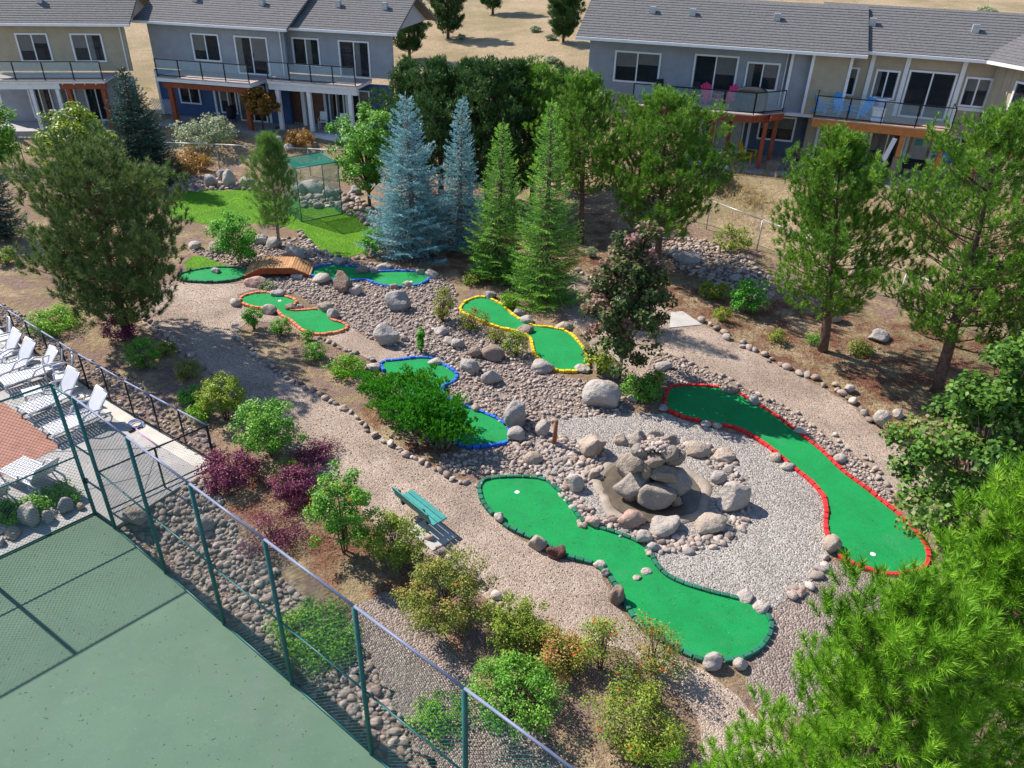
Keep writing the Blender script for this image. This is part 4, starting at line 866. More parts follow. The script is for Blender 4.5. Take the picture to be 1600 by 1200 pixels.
# ================================================================== HOUSES
class House:
    """Local frame: x along the facade, y back from the deck edge, z up from the patio."""
    def __init__(s, name, O, z, u, label): s.rng = np.random.default_rng(int(abs(O[0] * 100))); s.o = empty(name, (*O, z), math.atan2(u[1], u[0]), label, 'house', 'houses above the garden')
    def box(s, name, m, *b, parent=None, bevel=0): return MB().box(*b).build(name, M[m] if isinstance(m, str) else m, parent or s.o, bevel=bevel)
    def wall(s, m, x0, x1, y, z0, z1, t=.2, lap=True):
        w = s.box('wall', m, x0, x1, y, y + t, z0, z1)
        if lap:      # lap siding boards, each tilted a little proud of the one above
            b = MB(); h = .19; n = int((z1 - z0) / h)
            for i in range(n): z = z0 + i * h; b.add([(x0, y - .022, z), (x1, y - .022, z), (x1, y - .004, z + h), (x0, y - .004, z + h), (x0, y - .002, z), (x1, y - .002, z)], [(0, 1, 2, 3), (0, 4, 5, 1)])
            tag(b.build('siding_boards', M[m], w), kind='stuff')
        return w
    def window(s, x0, x1, z0, z1, y, frame='white', door=False, mullions=1, glass='glass', name=None):
        f = MB(); t = .09; yo = y - .055
        f.box(x0 - t, x0, yo, y, z0 - t, z1 + t).box(x1, x1 + t, yo, y, z0 - t, z1 + t).box(x0, x1, yo, y, z1, z1 + t).box(x0, x1, yo, y, z0 - t, z0)
        for k in range(mullions): x = x0 + (x1 - x0) * (k + 1) / (mullions + 1); f.box(x - .035, x + .035, yo + .012, y, z0, z1)
        o = f.build(name or ('door' if door else 'window'), M[frame], s.o)
        for k in range(mullions + 1):
            a = x0 + (x1 - x0) * k / (mullions + 1) + .035; b = x0 + (x1 - x0) * (k + 1) / (mullions + 1) - .035; s.room(o, a, b, y, z0, z1, glass, k)
        if door: s.box('handle', 'black', (x0 + x1) / 2 + .06, (x0 + x1) / 2 + .09, yo - .04, yo, z0 + .95, z0 + 1.15, parent=o)
        return o
    def room(s, o, a, b, y, z0, z1, glass, k):
        """A dark room behind the pane, with a blind or curtain drawn to its own height."""
        q = s.rng.random(); s.box('pane', 'roomdark' if glass == 'glass' else glass, a, b, y - .012, y - .006, z0 + .01, z1 - .01, parent=o)  # thin dark panel: the shade of an unlit interior put into its colour
        if glass == 'glass':
            if q < .45: s.box('blind', 'blind', a + .01, b - .01, y - .020, y - .015, z1 - (z1 - z0) * (.25 + q), z1 - .02, parent=o)
            elif q < .7: s.box('curtain', 'curtain', a + .01, a + (b - a) * (.25 + .3 * q), y - .020, y - .015, z0 + .03, z1 - .02, parent=o)
            s.box('glazing', 'paneglass', a, b, y - .030, y - .027, z0 + .01, z1 - .01, parent=o)
    def downpipe(s, x, y, z0, z1): return MB().tube([(x, y - .10, z1), (x, y - .06, z1 - .35), (x, y - .06, z0)], .04, 8).build('downpipe', M['white'], s.o)
    def trim(s, x, y, z0, z1, w=.14, m='white'): return s.box('corner_trim', m, x - w / 2, x + w / 2, y - .05, y + .02, z0, z1)
    def posts(s, P, z1, w, m):
        for x, y in P:
            o = s.box('post', m, x - w / 2, x + w / 2, y - w / 2, y + w / 2, 0, z1, bevel=.01); s.box('post_base', 'slab', x - w * .8, x + w * .8, y - w * .8, y + w * .8, -.25, .06, parent=o)
    def deck(s, poly, z, beam, floor, depth=.32):
        fl = MB().prism(poly, z - .04, z); fo = fl.build('deck_floor', M[floor], s.o); mb = MB(); ys = [p[1] for p in poly]; xs = [p[0] for p in poly]
        for y in np.arange(min(ys) + .14, max(ys), .14): mb.box(min(xs) + .02, max(p[0] for p in poly if p[1] >= min(ys)) - .02 if len(poly) == 4 else poly[1][0], y - .004, y + .004, z + .0005, z + .003)
        tag(mb.build('board_gaps', M['bark'], fo), kind='stuff')
        n = len(poly)
        for i in range(n - 1):
            a, b = poly[i], poly[i + 1]
            if a[1] > max(ys) - .01 and b[1] > max(ys) - .01: continue
            MB().bar((*a, z - .04 - depth / 2), (*b, z - .04 - depth / 2), .09, depth).build('rim_beam', M[beam], s.o)
            MB().bar((*a, z - .012), (*b, z - .012), .14, .05).build('edge_board', M[floor], s.o)
        for x in np.arange(min(xs) + .4, max(xs) - .4, .6): s.box('joist', beam, x - .025, x + .025, min(ys) + .06, max(ys) - .02, z - .26, z - .045)
    def railing(s, pts, z, h=1.07, glass=True, step=1.55):
        g = s.o
        for (a, b) in zip(pts, pts[1:]):
            a, b = np.array(a), np.array(b); L = np.linalg.norm(b - a); n = max(1, round(L / step))
            rl = MB().bar((*a, z + h), (*b, z + h), .05, .045).build('top_rail', M['black'], g); MB().bar((*a, z + .10), (*b, z + .10), .035, .035).build('bottom_rail', M['black'], rl)
            for i in range(n + 1):
                p = a + (b - a) * i / n; MB().box(p[0] - .025, p[0] + .025, p[1] - .025, p[1] + .025, z, z + h).build('rail_post', M['black'], g)
                if glass and i < n: q = a + (b - a) * (i + 1) / n; e = (q - p) / np.linalg.norm(q - p) * .05; MB().bar((*(p + e), z + .58), (*(q - e), z + .58), .008, .86).build('glass_panel', M['railglass'], g)
    def roof(s, x0, x1, y0, y1, z, pitch=.42, over=.55):
        ym = (y0 + y1) / 2; zr = z + (ym - y0 + over) * pitch; mb = MB()
        for sg, ye in ((-1, y0 - over), (1, y1 + over)):
            mb.add([(x0 - over, ye, z), (x1 + over, ye, z), (x1 + over, ym, zr), (x0 - over, ym, zr), (x0 - over, ye, z - .12), (x1 + over, ye, z - .12), (x1 + over, ym, zr - .12), (x0 - over, ym, zr - .12)], [(0, 1, 2, 3), (4, 7, 6, 5), (0, 4, 5, 1), (0, 3, 7, 4), (1, 5, 6, 2)])
        r = mb.build('roof', M['shingle'], s.o); s.box('gutter', 'white', x0 - over, x1 + over, y0 - over - .12, y0 - over - .005, z - .16, z - .02, parent=r)
        c = MB()
        for i in range(int((zr - z) / .1)):
            f = i / ((zr - z) / .1); y = y0 - over + f * (ym - y0 + over); zz = z + f * (zr - z); c.add([(x0 - over, y - .004, zz + .022), (x1 + over, y - .004, zz + .022), (x1 + over, y + .2, zz + .2 * pitch + .006), (x0 - over, y + .2, zz + .2 * pitch + .006), (x0 - over, y - .004, zz), (x1 + over, y - .004, zz)], [(0, 1, 2, 3), (0, 4, 5, 1)])
        tag(c.build('shingle_courses', M['shingle'], r), kind='stuff')
        for xx in (x0, x1): s_ = MB().add([(xx, y0, z - .05), (xx, y1, z - .05), (xx, ym, zr - .2)], [(0, 1, 2)]); s_.build('gable', M['siding_grey'], s.o)
# --- middle house with the red posts
A = House('house', (11.62, 39.92), 1.5, (.965, -.263), 'house with a red post deck holding pink chairs above the dry bank')
A.box('patio', 'slab', -3.2, 4.2, -.55, 3.4, -1.2, .04)
A.wall('siding_dark', -2.6, 3.75, 3.2, .04, 2.6); A.window(-1.75, -.35, .14, 2.15, 3.18, door=True, glass='curtain'); A.window(.55, 2.25, .95, 2.05, 3.18)
A.wall('siding_grey', -9.0, 1.45, 2.75, 2.7, 5.6); A.window(-3.3, -1.2, 2.85, 4.9, 2.73, door=True); A.window(-.6, .9, 3.5, 4.7, 2.73); A.window(-7.5, -5.2, 3.4, 4.8, 2.73)
A.wall('siding_tan', 2.45, 4.3, 2.15, 2.55, 5.6); A.wall('siding_grey', 1.45, 2.45, 2.45, 2.55, 5.6); A.box('floor_band', 'white', 1.4, 4.34, 2.1, 3.5, 2.40, 2.55)
for x, y, z0, z1 in ((1.47, 2.42, 2.56, 5.6), (2.45, 2.12, 2.56, 5.6), (4.25, 2.12, 2.56, 5.6), (3.7, 3.17, .05, 2.4), (-2.55, 3.17, .05, 2.55), (.0, 3.17, .05, 2.5)): A.trim(x, y, z0, z1)
A.box('side_wall', 'siding_blue', 3.75, 3.95, 3.2, 9.5, .04, 5.6); A.box('back_mass', 'siding_grey', -9, 3.7, 9.3, 9.5, .0, 5.6)
A.posts([(-1.84, .30), (-1.0, 1.55), (.72, .22), (1.25, 1.55)], 2.36, .20, 'wood_red')
dk = [(-6.1, 0), (.05, 0), (1.5, 1.35), (1.5, 2.72), (-6.1, 2.72)]; A.deck(dk, 2.7, 'wood_red', 'deckgrey'); A.railing([(-6.05, .05), (.03, .05), (1.45, 1.36)], 2.7, 1.05)
A.roof(-9, 4.3, 2.15, 9.5, 5.6)
# --- right house with the orange beam
B = House('house', (14.57, 39.74), 1.5, (.937, -.349), 'house with a long orange beam deck holding blue chairs')
B.box('patio', 'slab', -.5, 8.0, -1.0, 2.4, -1.4, .04)
B.wall('siding_tan', -.2, 8.8, 2.25, .04, 2.65, lap=False); B.window(3.05, 4.55, .14, 2.2, 2.23, door=True); B.window(6.6, 7.6, .9, 2.0, 2.23); B.box('entry_door', 'curtain', 4.95, 5.75, 2.19, 2.22, .05, 2.15)
B.box('wall_panel', 'tealprint', 5.1, 5.45, 2.16, 2.185, 1.45, 1.75)
for x in (2.75, 4.75, 5.95, .4): B.trim(x, 2.22, .05, 2.36)
B.wall('siding_tan', -.2, 8.8, 2.45, 2.7, 5.7); B.window(4.05, 6.05, 2.8, 4.85, 2.43, door=True); B.window(2.55, 3.5, 3.55, 4.75, 2.43); B.window(6.6, 7.6, 3.55, 4.75, 2.43); B.window(.4, 1.6, 3.55, 4.75, 2.43)
for x in (-.15, 2.2, 3.8, 6.3, 8.7): B.trim(x, 2.42, 2.71, 5.7, .2)
B.box('belly_band', 'white', 2.3, 3.7, 2.40, 2.44, 3.28, 3.42); B.box('belly_band', 'white', 6.4, 8.6, 2.40, 2.44, 3.28, 3.42)
B.box('side_wall', 'siding_tan', -.2, .0, 2.66, 9.5, .04, 5.7); B.box('back_mass', 'siding_tan', -.2, 8.8, 9.3, 9.5, 0, 5.7)
B.posts([(.95, .2), (4.25, .1), (6.1, .2)], 2.36, .2, 'wood_orange'); fs = B.o.children; B.box('stone_pier', 'boulder_brown', 4.1, 4.42, -.06, .26, .05, 1.25)
B.deck([(0, 0), (6.25, 0), (6.25, 2.42), (0, 2.42)], 2.7, 'wood_orange', 'deckfloor', .36); B.railing([(.03, 2.35), (.03, .05), (6.2, .05), (6.2, 1.2)], 2.7, 1.05)
B.roof(-.2, 8.8, 2.45, 9.5, 5.7)
# --- far right house with the red deck
Cc = House('house', (21.45, 35.9), 1.5, (.40, -.917), 'tan sided house with a red deck at the right margin')
Cc.wall('siding_tan', -2.5, 8, 2.2, 0.0, 5.7, lap=False); b = MB()
for x in np.arange(-2.4, 8, .4): b.box(x - .03, x + .03, 2.17, 2.2, 2.7, 5.7)
tag(b.build('battens', M['siding_tan'], Cc.o), kind='stuff'); Cc.window(-1.2, .0, 3.5, 4.9, 2.16); Cc.window(2.2, 3.6, 3.5, 4.9, 2.16)
Cc.deck([(-1.0, 0), (7, 0), (7, 2.18), (-1.0, 2.18)], 2.7, 'wood_red', 'deckred', .36); Cc.railing([(-.95, 2.1), (-.95, .05), (7, .05)], 2.7, 1.05); Cc.posts([(-.6, .2), (3, .2), (6.4, .2)], 2.36, .2, 'wood_red'); Cc.roof(-2.5, 8, 2.2, 9, 5.7)
B.downpipe(8.6, 2.42, .1, 5.5); A.downpipe(1.25, 2.72, 2.7, 5.4); Cc.downpipe(1.2, 2.16, .1, 5.5)
# --- left houses
E_ = House('house', (-21.17, 48.64), .8, (.978, -.207), 'blue house with red timber posts behind the pale silver shrub')
E_.box('patio', 'slab', -1.4, 6.2, -.6, 2.4, -.9, .03)
E_.wall('siding_blue', -2.5, 6.6, 2.2, .03, 2.75); E_.window(1.9, 2.9, .5, 2.1, 2.18); E_.window(3.2, 4.9, .12, 2.15, 2.18, door=True); E_.window(-.9, .4, .9, 2.0, 2.18)
for x in (1.5, 5.2, -2.4): E_.trim(x, 2.17, .04, 2.7)
E_.wall('siding_grey', -2.5, 6.6, 2.4, 2.8, 5.6); E_.window(.5, 2.2, 3.5, 4.9, 2.38); E_.window(3.4, 5.4, 2.9, 4.9, 2.38, door=True)
E_.posts([(0, 0), (5.0, 0)], 2.2, .26, 'wood_red'); E_.box('beam', 'wood_red', -.4, 5.4, -.12, .12, 2.22, 2.5); E_.deck([(-.6, -.3), (5.5, -.3), (5.5, 2.3), (-.6, 2.3)], 2.82, 'white', 'deckgrey', .2); E_.railing([(-.55, -.25), (5.45, -.25)], 2.82, 1.0)
lt = MB(); wires(lt, (-2.0, .6), (-.2, .6), .45, 1.35, .12, .018); lt.build('lattice', M['chimneypot'], E_.o, recalc=False); E_.roof(-2.5, 6.6, 2.4, 9, 5.6)
Ff = House('house', (-14.53, 48.14), .8, (.98, -.2), 'house with a white columned porch and a pale slab')
Ff.box('patio', 'slab', -.6, 5.2, -.1, 2.3, -.9, .03); Ff.box('porch_step', 'white', 1.35, 4.6, -1.0, -.12, -.35, .02)
Ff.wall('siding_brown', -1.2, 1.9, 2.1, .03, 2.6); Ff.wall('siding_blue', 1.9, 6.5, 2.1, .03, 2.6); Ff.window(2.35, 3.2, .35, 2.1, 2.08); Ff.window(3.7, 4.9, .12, 2.15, 2.08, door=True)
for x in (2.0, 3.45): Ff.trim(x, 2.07, .04, 2.55, .16)
Ff.posts([(0, 0), (2.0, 0), (4.6, 0), (.95, 1.3)], 2.35, .24, 'white'); Ff.box('porch_beam', 'white', -.5, 5.1, -.14, .14, 2.36, 2.72); Ff.deck([(-.5, -.2), (5.1, -.2), (5.1, 2.2), (-.5, 2.2)], 2.9, 'white', 'deckgrey', .16); Ff.railing([(-.45, -.15), (5.05, -.15)], 2.9, 1.0)
Ff.wall('siding_grey', -1.2, 6.5, 2.3, 2.95, 5.6); Ff.window(.2, 1.8, 3.5, 4.9, 2.28); Ff.window(3.2, 5.0, 3.0, 4.9, 2.28, door=True); Ff.roof(-1.2, 6.5, 2.3, 9, 5.6)
Dd = House('house', (-30.2, 45.9), .8, (.985, .17), 'house with white posts and a red timber at the top left')
Dd.box('patio', 'slab', -.8, 6, -.2, 2.6, -.9, .03); Dd.wall('siding_grey', -1, 7, 2.4, .03, 2.6); Dd.window(.9, 2.0, .3, 2.1, 2.38); Dd.window(2.6, 3.4, .3, 2.1, 2.38); Dd.window(4.1, 5.2, .12, 2.15, 2.38, door=True)
Dd.posts([(.2, 0), (2.0, .0), (3.4, .0)], 2.35, .2, 'white'); Dd.box('porch_beam', 'white', -.2, 3.6, -.12, .12, 2.36, 2.7); Dd.posts([(4.0, .0), (5.9, 0)], 2.35, .24, 'wood_red'); Dd.box('beam', 'wood_red', 3.65, 6.1, -.12, .12, 2.36, 2.72); Dd.deck([(-.2, -.2), (6.1, -.2), (6.1, 2.4), (-.2, 2.4)], 2.85, 'white', 'deckgrey', .12); Dd.railing([(-.15, -.15), (6.05, -.15)], 2.85, 1.0)
Dd.wall('siding_tan', -1, 7, 2.6, 2.9, 5.6); Dd.window(1, 2.6, 3.5, 4.9, 2.58); Dd.window(4.0, 5.6, 3.5, 4.9, 2.58); Dd.roof(-1, 7, 2.6, 9, 5.6)
E_.downpipe(6.4, 2.37, 2.9, 5.4); Ff.downpipe(-1.0, 2.27, 3.0, 5.4); Dd.downpipe(6.8, 2.57, 2.9, 5.4)
for hs, xs in ((A, (-6, -3.9, .4)), (B, (1.8, 6.5)), (E_, (0, 4.5)), (Ff, (2.5, 5.5)), (Dd, (2.2,))):
    for x in xs: rf = [c for c in hs.o.children if c.name.startswith('roof')][0]; zz = 5.6 + .42 * 2.4; MB().box(x - .16, x + .16, 4.0, 4.32, zz - .4, zz + .34).build('roof_vent', M['galv'], rf)
# ------------------------------------------------------------------ deck and patio furniture
def adirondack(m, label, H_, x, y, z, rz, first=[None]):
    t = empty('adirondack_chair', (0, 0, 0), 0, label, 'chair', 'adirondack chairs on the decks')
    for k in range(4): link('seat_slat', MB().bar((-.27, -.28 + k * .14, .36 - k * .035), (.27, -.28 + k * .14, .36 - k * .035), .125, .025).mesh('seat_slat', M[m]), t)
    for k in range(5):
        x0 = -.22 + k * .11; mb = MB(); hgt = .78 - abs(k - 2) * .07; mb.bar((x0 * .8, .22, .26), (x0 * 1.15, .22 + .34, .26 + hgt), .10, .022, (0, 1, -.4)); link('back_slat', mb.mesh('back_slat', M[m]), t)
    for s in (-1, 1):
        link('armrest', MB().bar((s * .34, -.36, .56), (s * .34, .34, .54), .13, .025).mesh('armrest', M[m]), t)
        link('leg', MB().bar((s * .31, -.30, 0), (s * .31, -.30, .55), .09, .03, (1, 0, 0)).mesh('leg', M[m]), t); link('leg', MB().bar((s * .29, -.30, .34), (s * .29, .55, .02), .03, .10).mesh('leg', M[m]), t)
    return place(t, H_, x, y, z, rz)
def place(t, H_, x, y, z, rz):
    a = H_.o.rotation_euler.z; o = H_.o.location; t.location = (o.x + x * math.cos(a) - y * math.sin(a), o.y + x * math.sin(a) + y * math.cos(a), o.z + z); t.rotation_euler = (0, 0, a + rz); return t
adirondack('pink', 'left pink adirondack chair on the middle deck', A, -2.3, 1.6, 2.7, .5); adirondack('pink', 'right pink adirondack chair beside the covered barbecue', A, -1.35, 1.7, 2.7, -.5)
adirondack('chairyellow', 'yellow adirondack chair under the middle deck', A, .15, 1.5, .04, 1.2)
adirondack('skyblue', 'blue adirondack chair at the left railing of the right deck', B, .45, 1.4, 2.7, .9); adirondack('skyblue', 'blue adirondack chair second from the left railing of the right deck', B, 1.25, 1.1, 2.7, .5); adirondack('skyblue', 'blue adirondack chair nearest the white cooler on the right deck', B, 2.1, .95, 2.7, -.9)
t = empty('barbecue', (0, 0, 0), 0, 'barbecue under a black cover on the middle deck', 'barbecue', None)
mb = MB(); v = []
for z, w, d_ in ((.0, .78, .34), (.5, .76, .33), (.85, .78, .34), (1.02, .66, .30), (1.14, .42, .2), (1.17, .2, .1)): v += [(-w, -d_, z), (w * 1.0, -d_, z), (w, d_, z), (-w, d_, z)]
link('cover', mb.add(v, [(4 * i + k, 4 * i + (k + 1) % 4, 4 * i + 4 + (k + 1) % 4, 4 * i + 4 + k) for i in range(5) for k in range(4)] + [(20, 21, 22, 23), (3, 2, 1, 0)]).mesh('cover', M['cover'], bevel=.03), t)
for x in (-.45, .0, .4): link('fold', MB().tube([(x, -.345, .03), (x + .03, -.355, .5), (x - .02, -.35, .9)], [.03, .02, .012], 6).mesh('fold', M['cover'], True), t)
place(t, A, -.2, 1.0, 2.7, -.2)
t = empty('patio_table', (0, 0, 0), 0, 'dark metal dining table on the middle deck', 'table')
link('table_top', MB().prism([(.8 * math.cos(a), .55 * math.sin(a)) for a in np.linspace(0, 6.283, 20)[:-1]], .70, .73).mesh('table_top', M['cover']), t)
for sx in (-1, 1):
    for s in (-1, 1): link('leg', MB().tube([(sx * .5, s * .3, .7), (sx * .58, s * .38, 0)], .02, 6).mesh('leg', M['black']), t)
place(t, A, -4.0, 1.4, 2.7, 0)
def metal_chair(label, H_, x, y, z, rz, m='black'):
    t = empty('patio_chair', (0, 0, 0), 0, label, 'chair', 'metal patio chairs')
    link('seat', MB().box(-.23, .23, -.22, .22, .43, .46).mesh('seat', M['cover' if m == 'black' else m], bevel=.01), t); link('backrest', MB().bar((0, .22, .5), (0, .32, .98), .44, .03, (0, 1, 0)).mesh('backrest', M['cover' if m == 'black' else m]), t)
    for sx in (-1, 1):
        link('leg', MB().tube([(sx * .21, -.2, .44), (sx * .24, -.24, 0)], .016, 6).mesh('leg', M[m]), t); link('leg', MB().tube([(sx * .21, .32, .95), (sx * .21, .2, .44), (sx * .24, .27, 0)], .016, 6).mesh('leg', M[m]), t); link('armrest', MB().tube([(sx * .24, -.22, .0), (sx * .25, -.22, .64), (sx * .24, .28, .66)], .016, 6).mesh('armrest', M[m]), t)
    return place(t, H_, x, y, z, rz)
for x, y, rz, lb in ((-4.75, .75, 2.4, 'dark metal chair at the front left of the middle deck table'), (-3.3, .7, 3.6, 'dark metal chair at the front right of the middle deck table'), (-4.8, 2.05, .7, 'dark metal chair at the back left of the middle deck table'), (-3.2, 2.1, -.6, 'dark metal chair at the back right of the middle deck table')): metal_chair(lb, A, x, y, 2.7, rz)
metal_chair('pale metal chair left on the white columned porch', Ff, 2.3, .9, .03, .2, 'white'); metal_chair('pale metal chair right on the white columned porch', Ff, 3.5, .8, .03, -.2, 'white')
t = empty('cooler_box', (0, 0, 0), 0, 'white cooler with a blue band on the right deck', 'cooler'); link('body', MB().box(-.28, .28, -.2, .2, 0, .55).mesh('body', M['white'], bevel=.03), t); link('lid', MB().box(-.3, .3, -.22, .22, .56, .64).mesh('lid', M['white'], bevel=.02), t); link('band', MB().box(-.285, .285, -.206, .206, .16, .26).mesh('band', M['skyblue']), t); place(t, B, 2.95, .75, 2.7, .1)
t = empty('storage_bin', (0, 0, 0), 0, 'pale lilac storage bin behind the white cooler on the right deck', 'bin'); link('body', MB().lathe([(0, 0), (.24, 0), (.29, .9), (.27, .95), (0, .97)], 20).mesh('body', mat('lilac_plastic', (.42, .42, .62)), True), t); link('rim', MB().lathe([(.29, .86), (.32, .88), (.32, .93), (.27, .95)], 20).mesh('rim', M['white'], True), t); place(t, B, 3.0, 1.5, 2.7, 0)
t = empty('gas_grill', (0, 0, 0), 0, 'low dark grill under the orange beam deck', 'grill'); link('firebox', MB().box(-.6, .6, -.25, .25, .5, .72).mesh('firebox', M['cover'], bevel=.03), t); link('hood', MB().tube([(-.42, 0, .74), (.42, 0, .74)], .22, 14).mesh('hood', M['cover'], True), t)
for sx in (-1, 1):
    for s in (-1, 1): link('leg', MB().box(sx * .5 - .02, sx * .5 + .02, s * .2 - .02, s * .2 + .02, 0, .5).mesh('leg', M['black']), t)
place(t, B, 5.3, 1.2, .04, 0)
t = empty('leaning_board', (0, 0, 0), 0, 'long pale board leaning on the middle post under the right deck', 'board'); link('board', MB().bar((-.55, -.2, 0), (-.05, 0.05, 2.1), .22, .04, (0, 1, 0)).mesh('board', M['white'], bevel=.01), t); link('end_strip', MB().bar((-.565, -.205, 0), (-.54, -.195, .1), .23, .045, (0, 1, 0)).mesh('end_strip', M['railgrey']), t); place(t, B, 4.0, .0, .04, 0)
t = empty('kayak', (0, 0, 0), 0, 'bright blue kayak stored under the right deck', 'kayak'); V = [(-1.3, 0, .1), (-.8, 0, .0), (0, 0, -.02), (.8, 0, 0), (1.3, 0, .1)]
link('hull', MB().tube(V, [.05, .24, .30, .24, .05], 14).mesh('hull', M['skyblue'], True), t); link('seat_well', MB().lathe([(.0, .30), (.17, .292), (.20, .262)], 14).mesh('seat_well', M['black'], True), t); place(t, B, 7.2, 1.7, 1.2, .2)
t = empty('patio_heater', (0, 0, 0), 0, 'dark barbecue smoker against the blue house wall', 'barbecue'); link('body', MB().lathe([(0, .3), (.2, .3), (.3, .5), (.3, .9), (.22, 1.05), (0, 1.1)], 16).mesh('body', M['cover'], True), t)
for k in range(3): link('leg', MB().tube([(.18 * math.cos(k * 2.1), .18 * math.sin(k * 2.1), .4), (.28 * math.cos(k * 2.1), .28 * math.sin(k * 2.1), 0)], .015, 6).mesh('leg', M['black']), t)
t.name = 'smoker_grill'; place(t, E_, 3.0, 1.3, .03, 0)
# rough rock retaining edge between the two decks
for i, (px, py, w, h, lb) in enumerate([(1222, 245, 40, 22, 'dark rounded rock between the middle and right decks'), (1252, 250, 34, 20, 'dark rock right of the rounded one between the decks'), (1205, 268, 30, 18, 'dark rock at the right foot of the middle deck post'), (1242, 272, 40, 18, 'low dark rock below the pair between the decks'), (437, 228, 20, 14, 'grey rock on the bank below the white porch column'), (452, 238, 18, 12, 'pale rock on the bank below the white porch')]): boulder(px, py, w, h, lb, m='boulder_brown' if i < 4 else 'boulder', group='rocks on the bank')
# ================================================================== TREES AND SHRUBS
def tree_at(px, py, top, wpx, label, leaf, kind='pine', seed=0, topx=None, leanf=.6, **k):
    b = at(px, py); h = height_to(b, top) * (.945 if kind == 'pine' else 1); rad = .5 * wpx / ppm((b[0], b[1], b[2] + h * .35)); lean = (0, 0)
    if topx is not None:
        q = CAMP + ray(topx, top) * ((b[1] - 0) / ray(topx, top)[1]); lean = ((q[0] - b[0]) * leanf, 0)
    return conifer(k.pop('name', 'pine_tree' if kind == 'pine' else 'spruce_tree'), b, h, rad, label, leaf, kind, seed, lean=lean, **k)
PG, SG = 'pines around the mini golf garden', 'spruces around the mini golf garden'
round_crown = lambda f: (1 - abs(2 * min(1, f * .9 + .04) - .85) ** 2.4) ** .5 if f < .98 else .15
tree_at(200, 524, 246, 222, 'big bushy pine with a red trunk beside the left gravel path', 'ponderosa', seed=1, low=.10, nl=.19, nw=.022, nn=42, twig=.22, dens=1.2, gap=.08, bark='barkred', group=PG, shape=lambda f: min(1, .66 + .9 * f) * max(.02, 1 - max(0, f - .4) / .61) ** .42, pom=(3, .28))
tree_at(437, 388, 212, 76, 'thin young pine standing on the lawn edge above the footbridge', 'sapling', seed=2, low=.22, nl=.22, nw=.013, nn=28, twig=.18, dens=.75, pom=(2, .2), group=PG, topx=420, bark='barkgrey', trunk_r=.07)
tree_at(1026, 418, 150, 215, 'open crowned pine behind the small maple with the blue boulder at its foot', 'pine', seed=3, low=.20, nl=.155, nw=.021, nn=40, twig=.20, pom=(3, .24), dens=1.3, group=PG, topx=1035, gap=.03)
tree_at(1285, 548, 214, 215, 'middle right pine with a bare lower trunk beside the right hand path', 'pine', seed=4, low=.20, nl=.15, nw=.020, nn=40, twig=.20, pom=(3, .24), dens=1.25, group=PG, topx=1290, gap=.06)
tree_at(1462, 612, 172, 300, 'tallest right hand pine with a split pale trunk behind the big maple', 'pine', seed=5, low=.22, nl=.15, nw=.020, nn=40, twig=.20, pom=(3, .24), dens=1.25, group=PG, topx=1545, gap=.06)
tree_at(1625, 650, 330, 230, 'pine at the right margin behind the big maple', 'pine', seed=6, low=.10, nl=.155, nw=.021, nn=40, twig=.20, pom=(3, .24), dens=1.1, group=PG, topx=1690)
tree_at(906, 380, 118, 150, 'tall pine with a straight brown trunk behind the pair of green spruces', 'pine', seed=7, low=.34, nl=.15, nw=.025, nn=34, twig=.2, pom=(3, .24), dens=1.0, group=PG, topx=910)
tree_at(762, 330, 96, 150, 'dark pine between the second blue spruce and the green spruces', 'pinedark', seed=8, low=.2, nl=.15, nw=.042, nn=7, dens=.85, group=PG)
tree_at(690, 318, 92, 140, 'dark pine directly behind the two blue spruces', 'pinedark', seed=9, low=.2, nl=.15, nw=.042, nn=7, dens=.85, group=PG)
tree_at(832, 318, 96, 165, 'dark bushy pine behind the taller green spruce', 'pine', seed=10, low=.15, nl=.15, nw=.042, nn=7, dens=.85, group=PG)
tree_at(872, 296, 108, 120, 'dark pine at the foot of the dry hillside beside the deck house', 'pinedark', seed=11, low=.15, nl=.15, nw=.042, nn=7, dens=.85, group=PG)
tree_at(735, 312, 88, 120, 'dark pine at the back of the row between the blue and green spruces', 'pinedark', seed=21, low=.1, nl=.15, nw=.042, nn=7, dens=.85, group=PG)
tree_at(645, 300, 92, 110, 'dark pine behind the top of the large silvery blue spruce', 'pinedark', seed=22, low=.1, nl=.15, nw=.042, nn=7, dens=.85, group=PG)
tree_at(800, 322, 92, 120, 'dark pine behind the bright green spruce', 'pinedark', seed=23, low=.1, nl=.15, nw=.042, nn=7, dens=.85, group=PG)
tree_at(646, 394, 150, 156, 'large silvery blue spruce behind the lawn', 'bluespruce', 'spruce', 12, 632, low=.06, nl=.075, nw=.030, nn=11, dens=1.0, group=SG, bark='barkgrey')
tree_at(716, 388, 154, 92, 'slimmer blue spruce right of the large silvery one', 'bluespruce', 'spruce', 13, 724, low=.05, nl=.075, nw=.030, nn=11, group=SG, bark='barkgrey')
tree_at(776, 432, 190, 108, 'bright green spruce behind the yellow bordered lane', 'spruce', 'spruce', 14, 790, low=.05, nl=.07, nw=.028, nn=11, group=SG)
tree_at(850, 468, 162, 132, 'tall green spruce nearest the right hand path', 'spruce', 'spruce', 15, 860, low=.04, nl=.07, nw=.028, nn=11, group=SG)
tree_at(230, 285, 108, 128, 'dark spruce behind the big bushy left pine', 'sprucedark', 'spruce', 16, None, low=.04, nl=.10, nw=.042, nn=9, dens=.9, group=SG)
tree_at(8, 372, 140, 76, 'dark blue green spruce at the left margin', 'sprucedark', 'spruce', 17, None, low=.04, nl=.09, nw=.036, nn=9, dens=.9, group=SG)
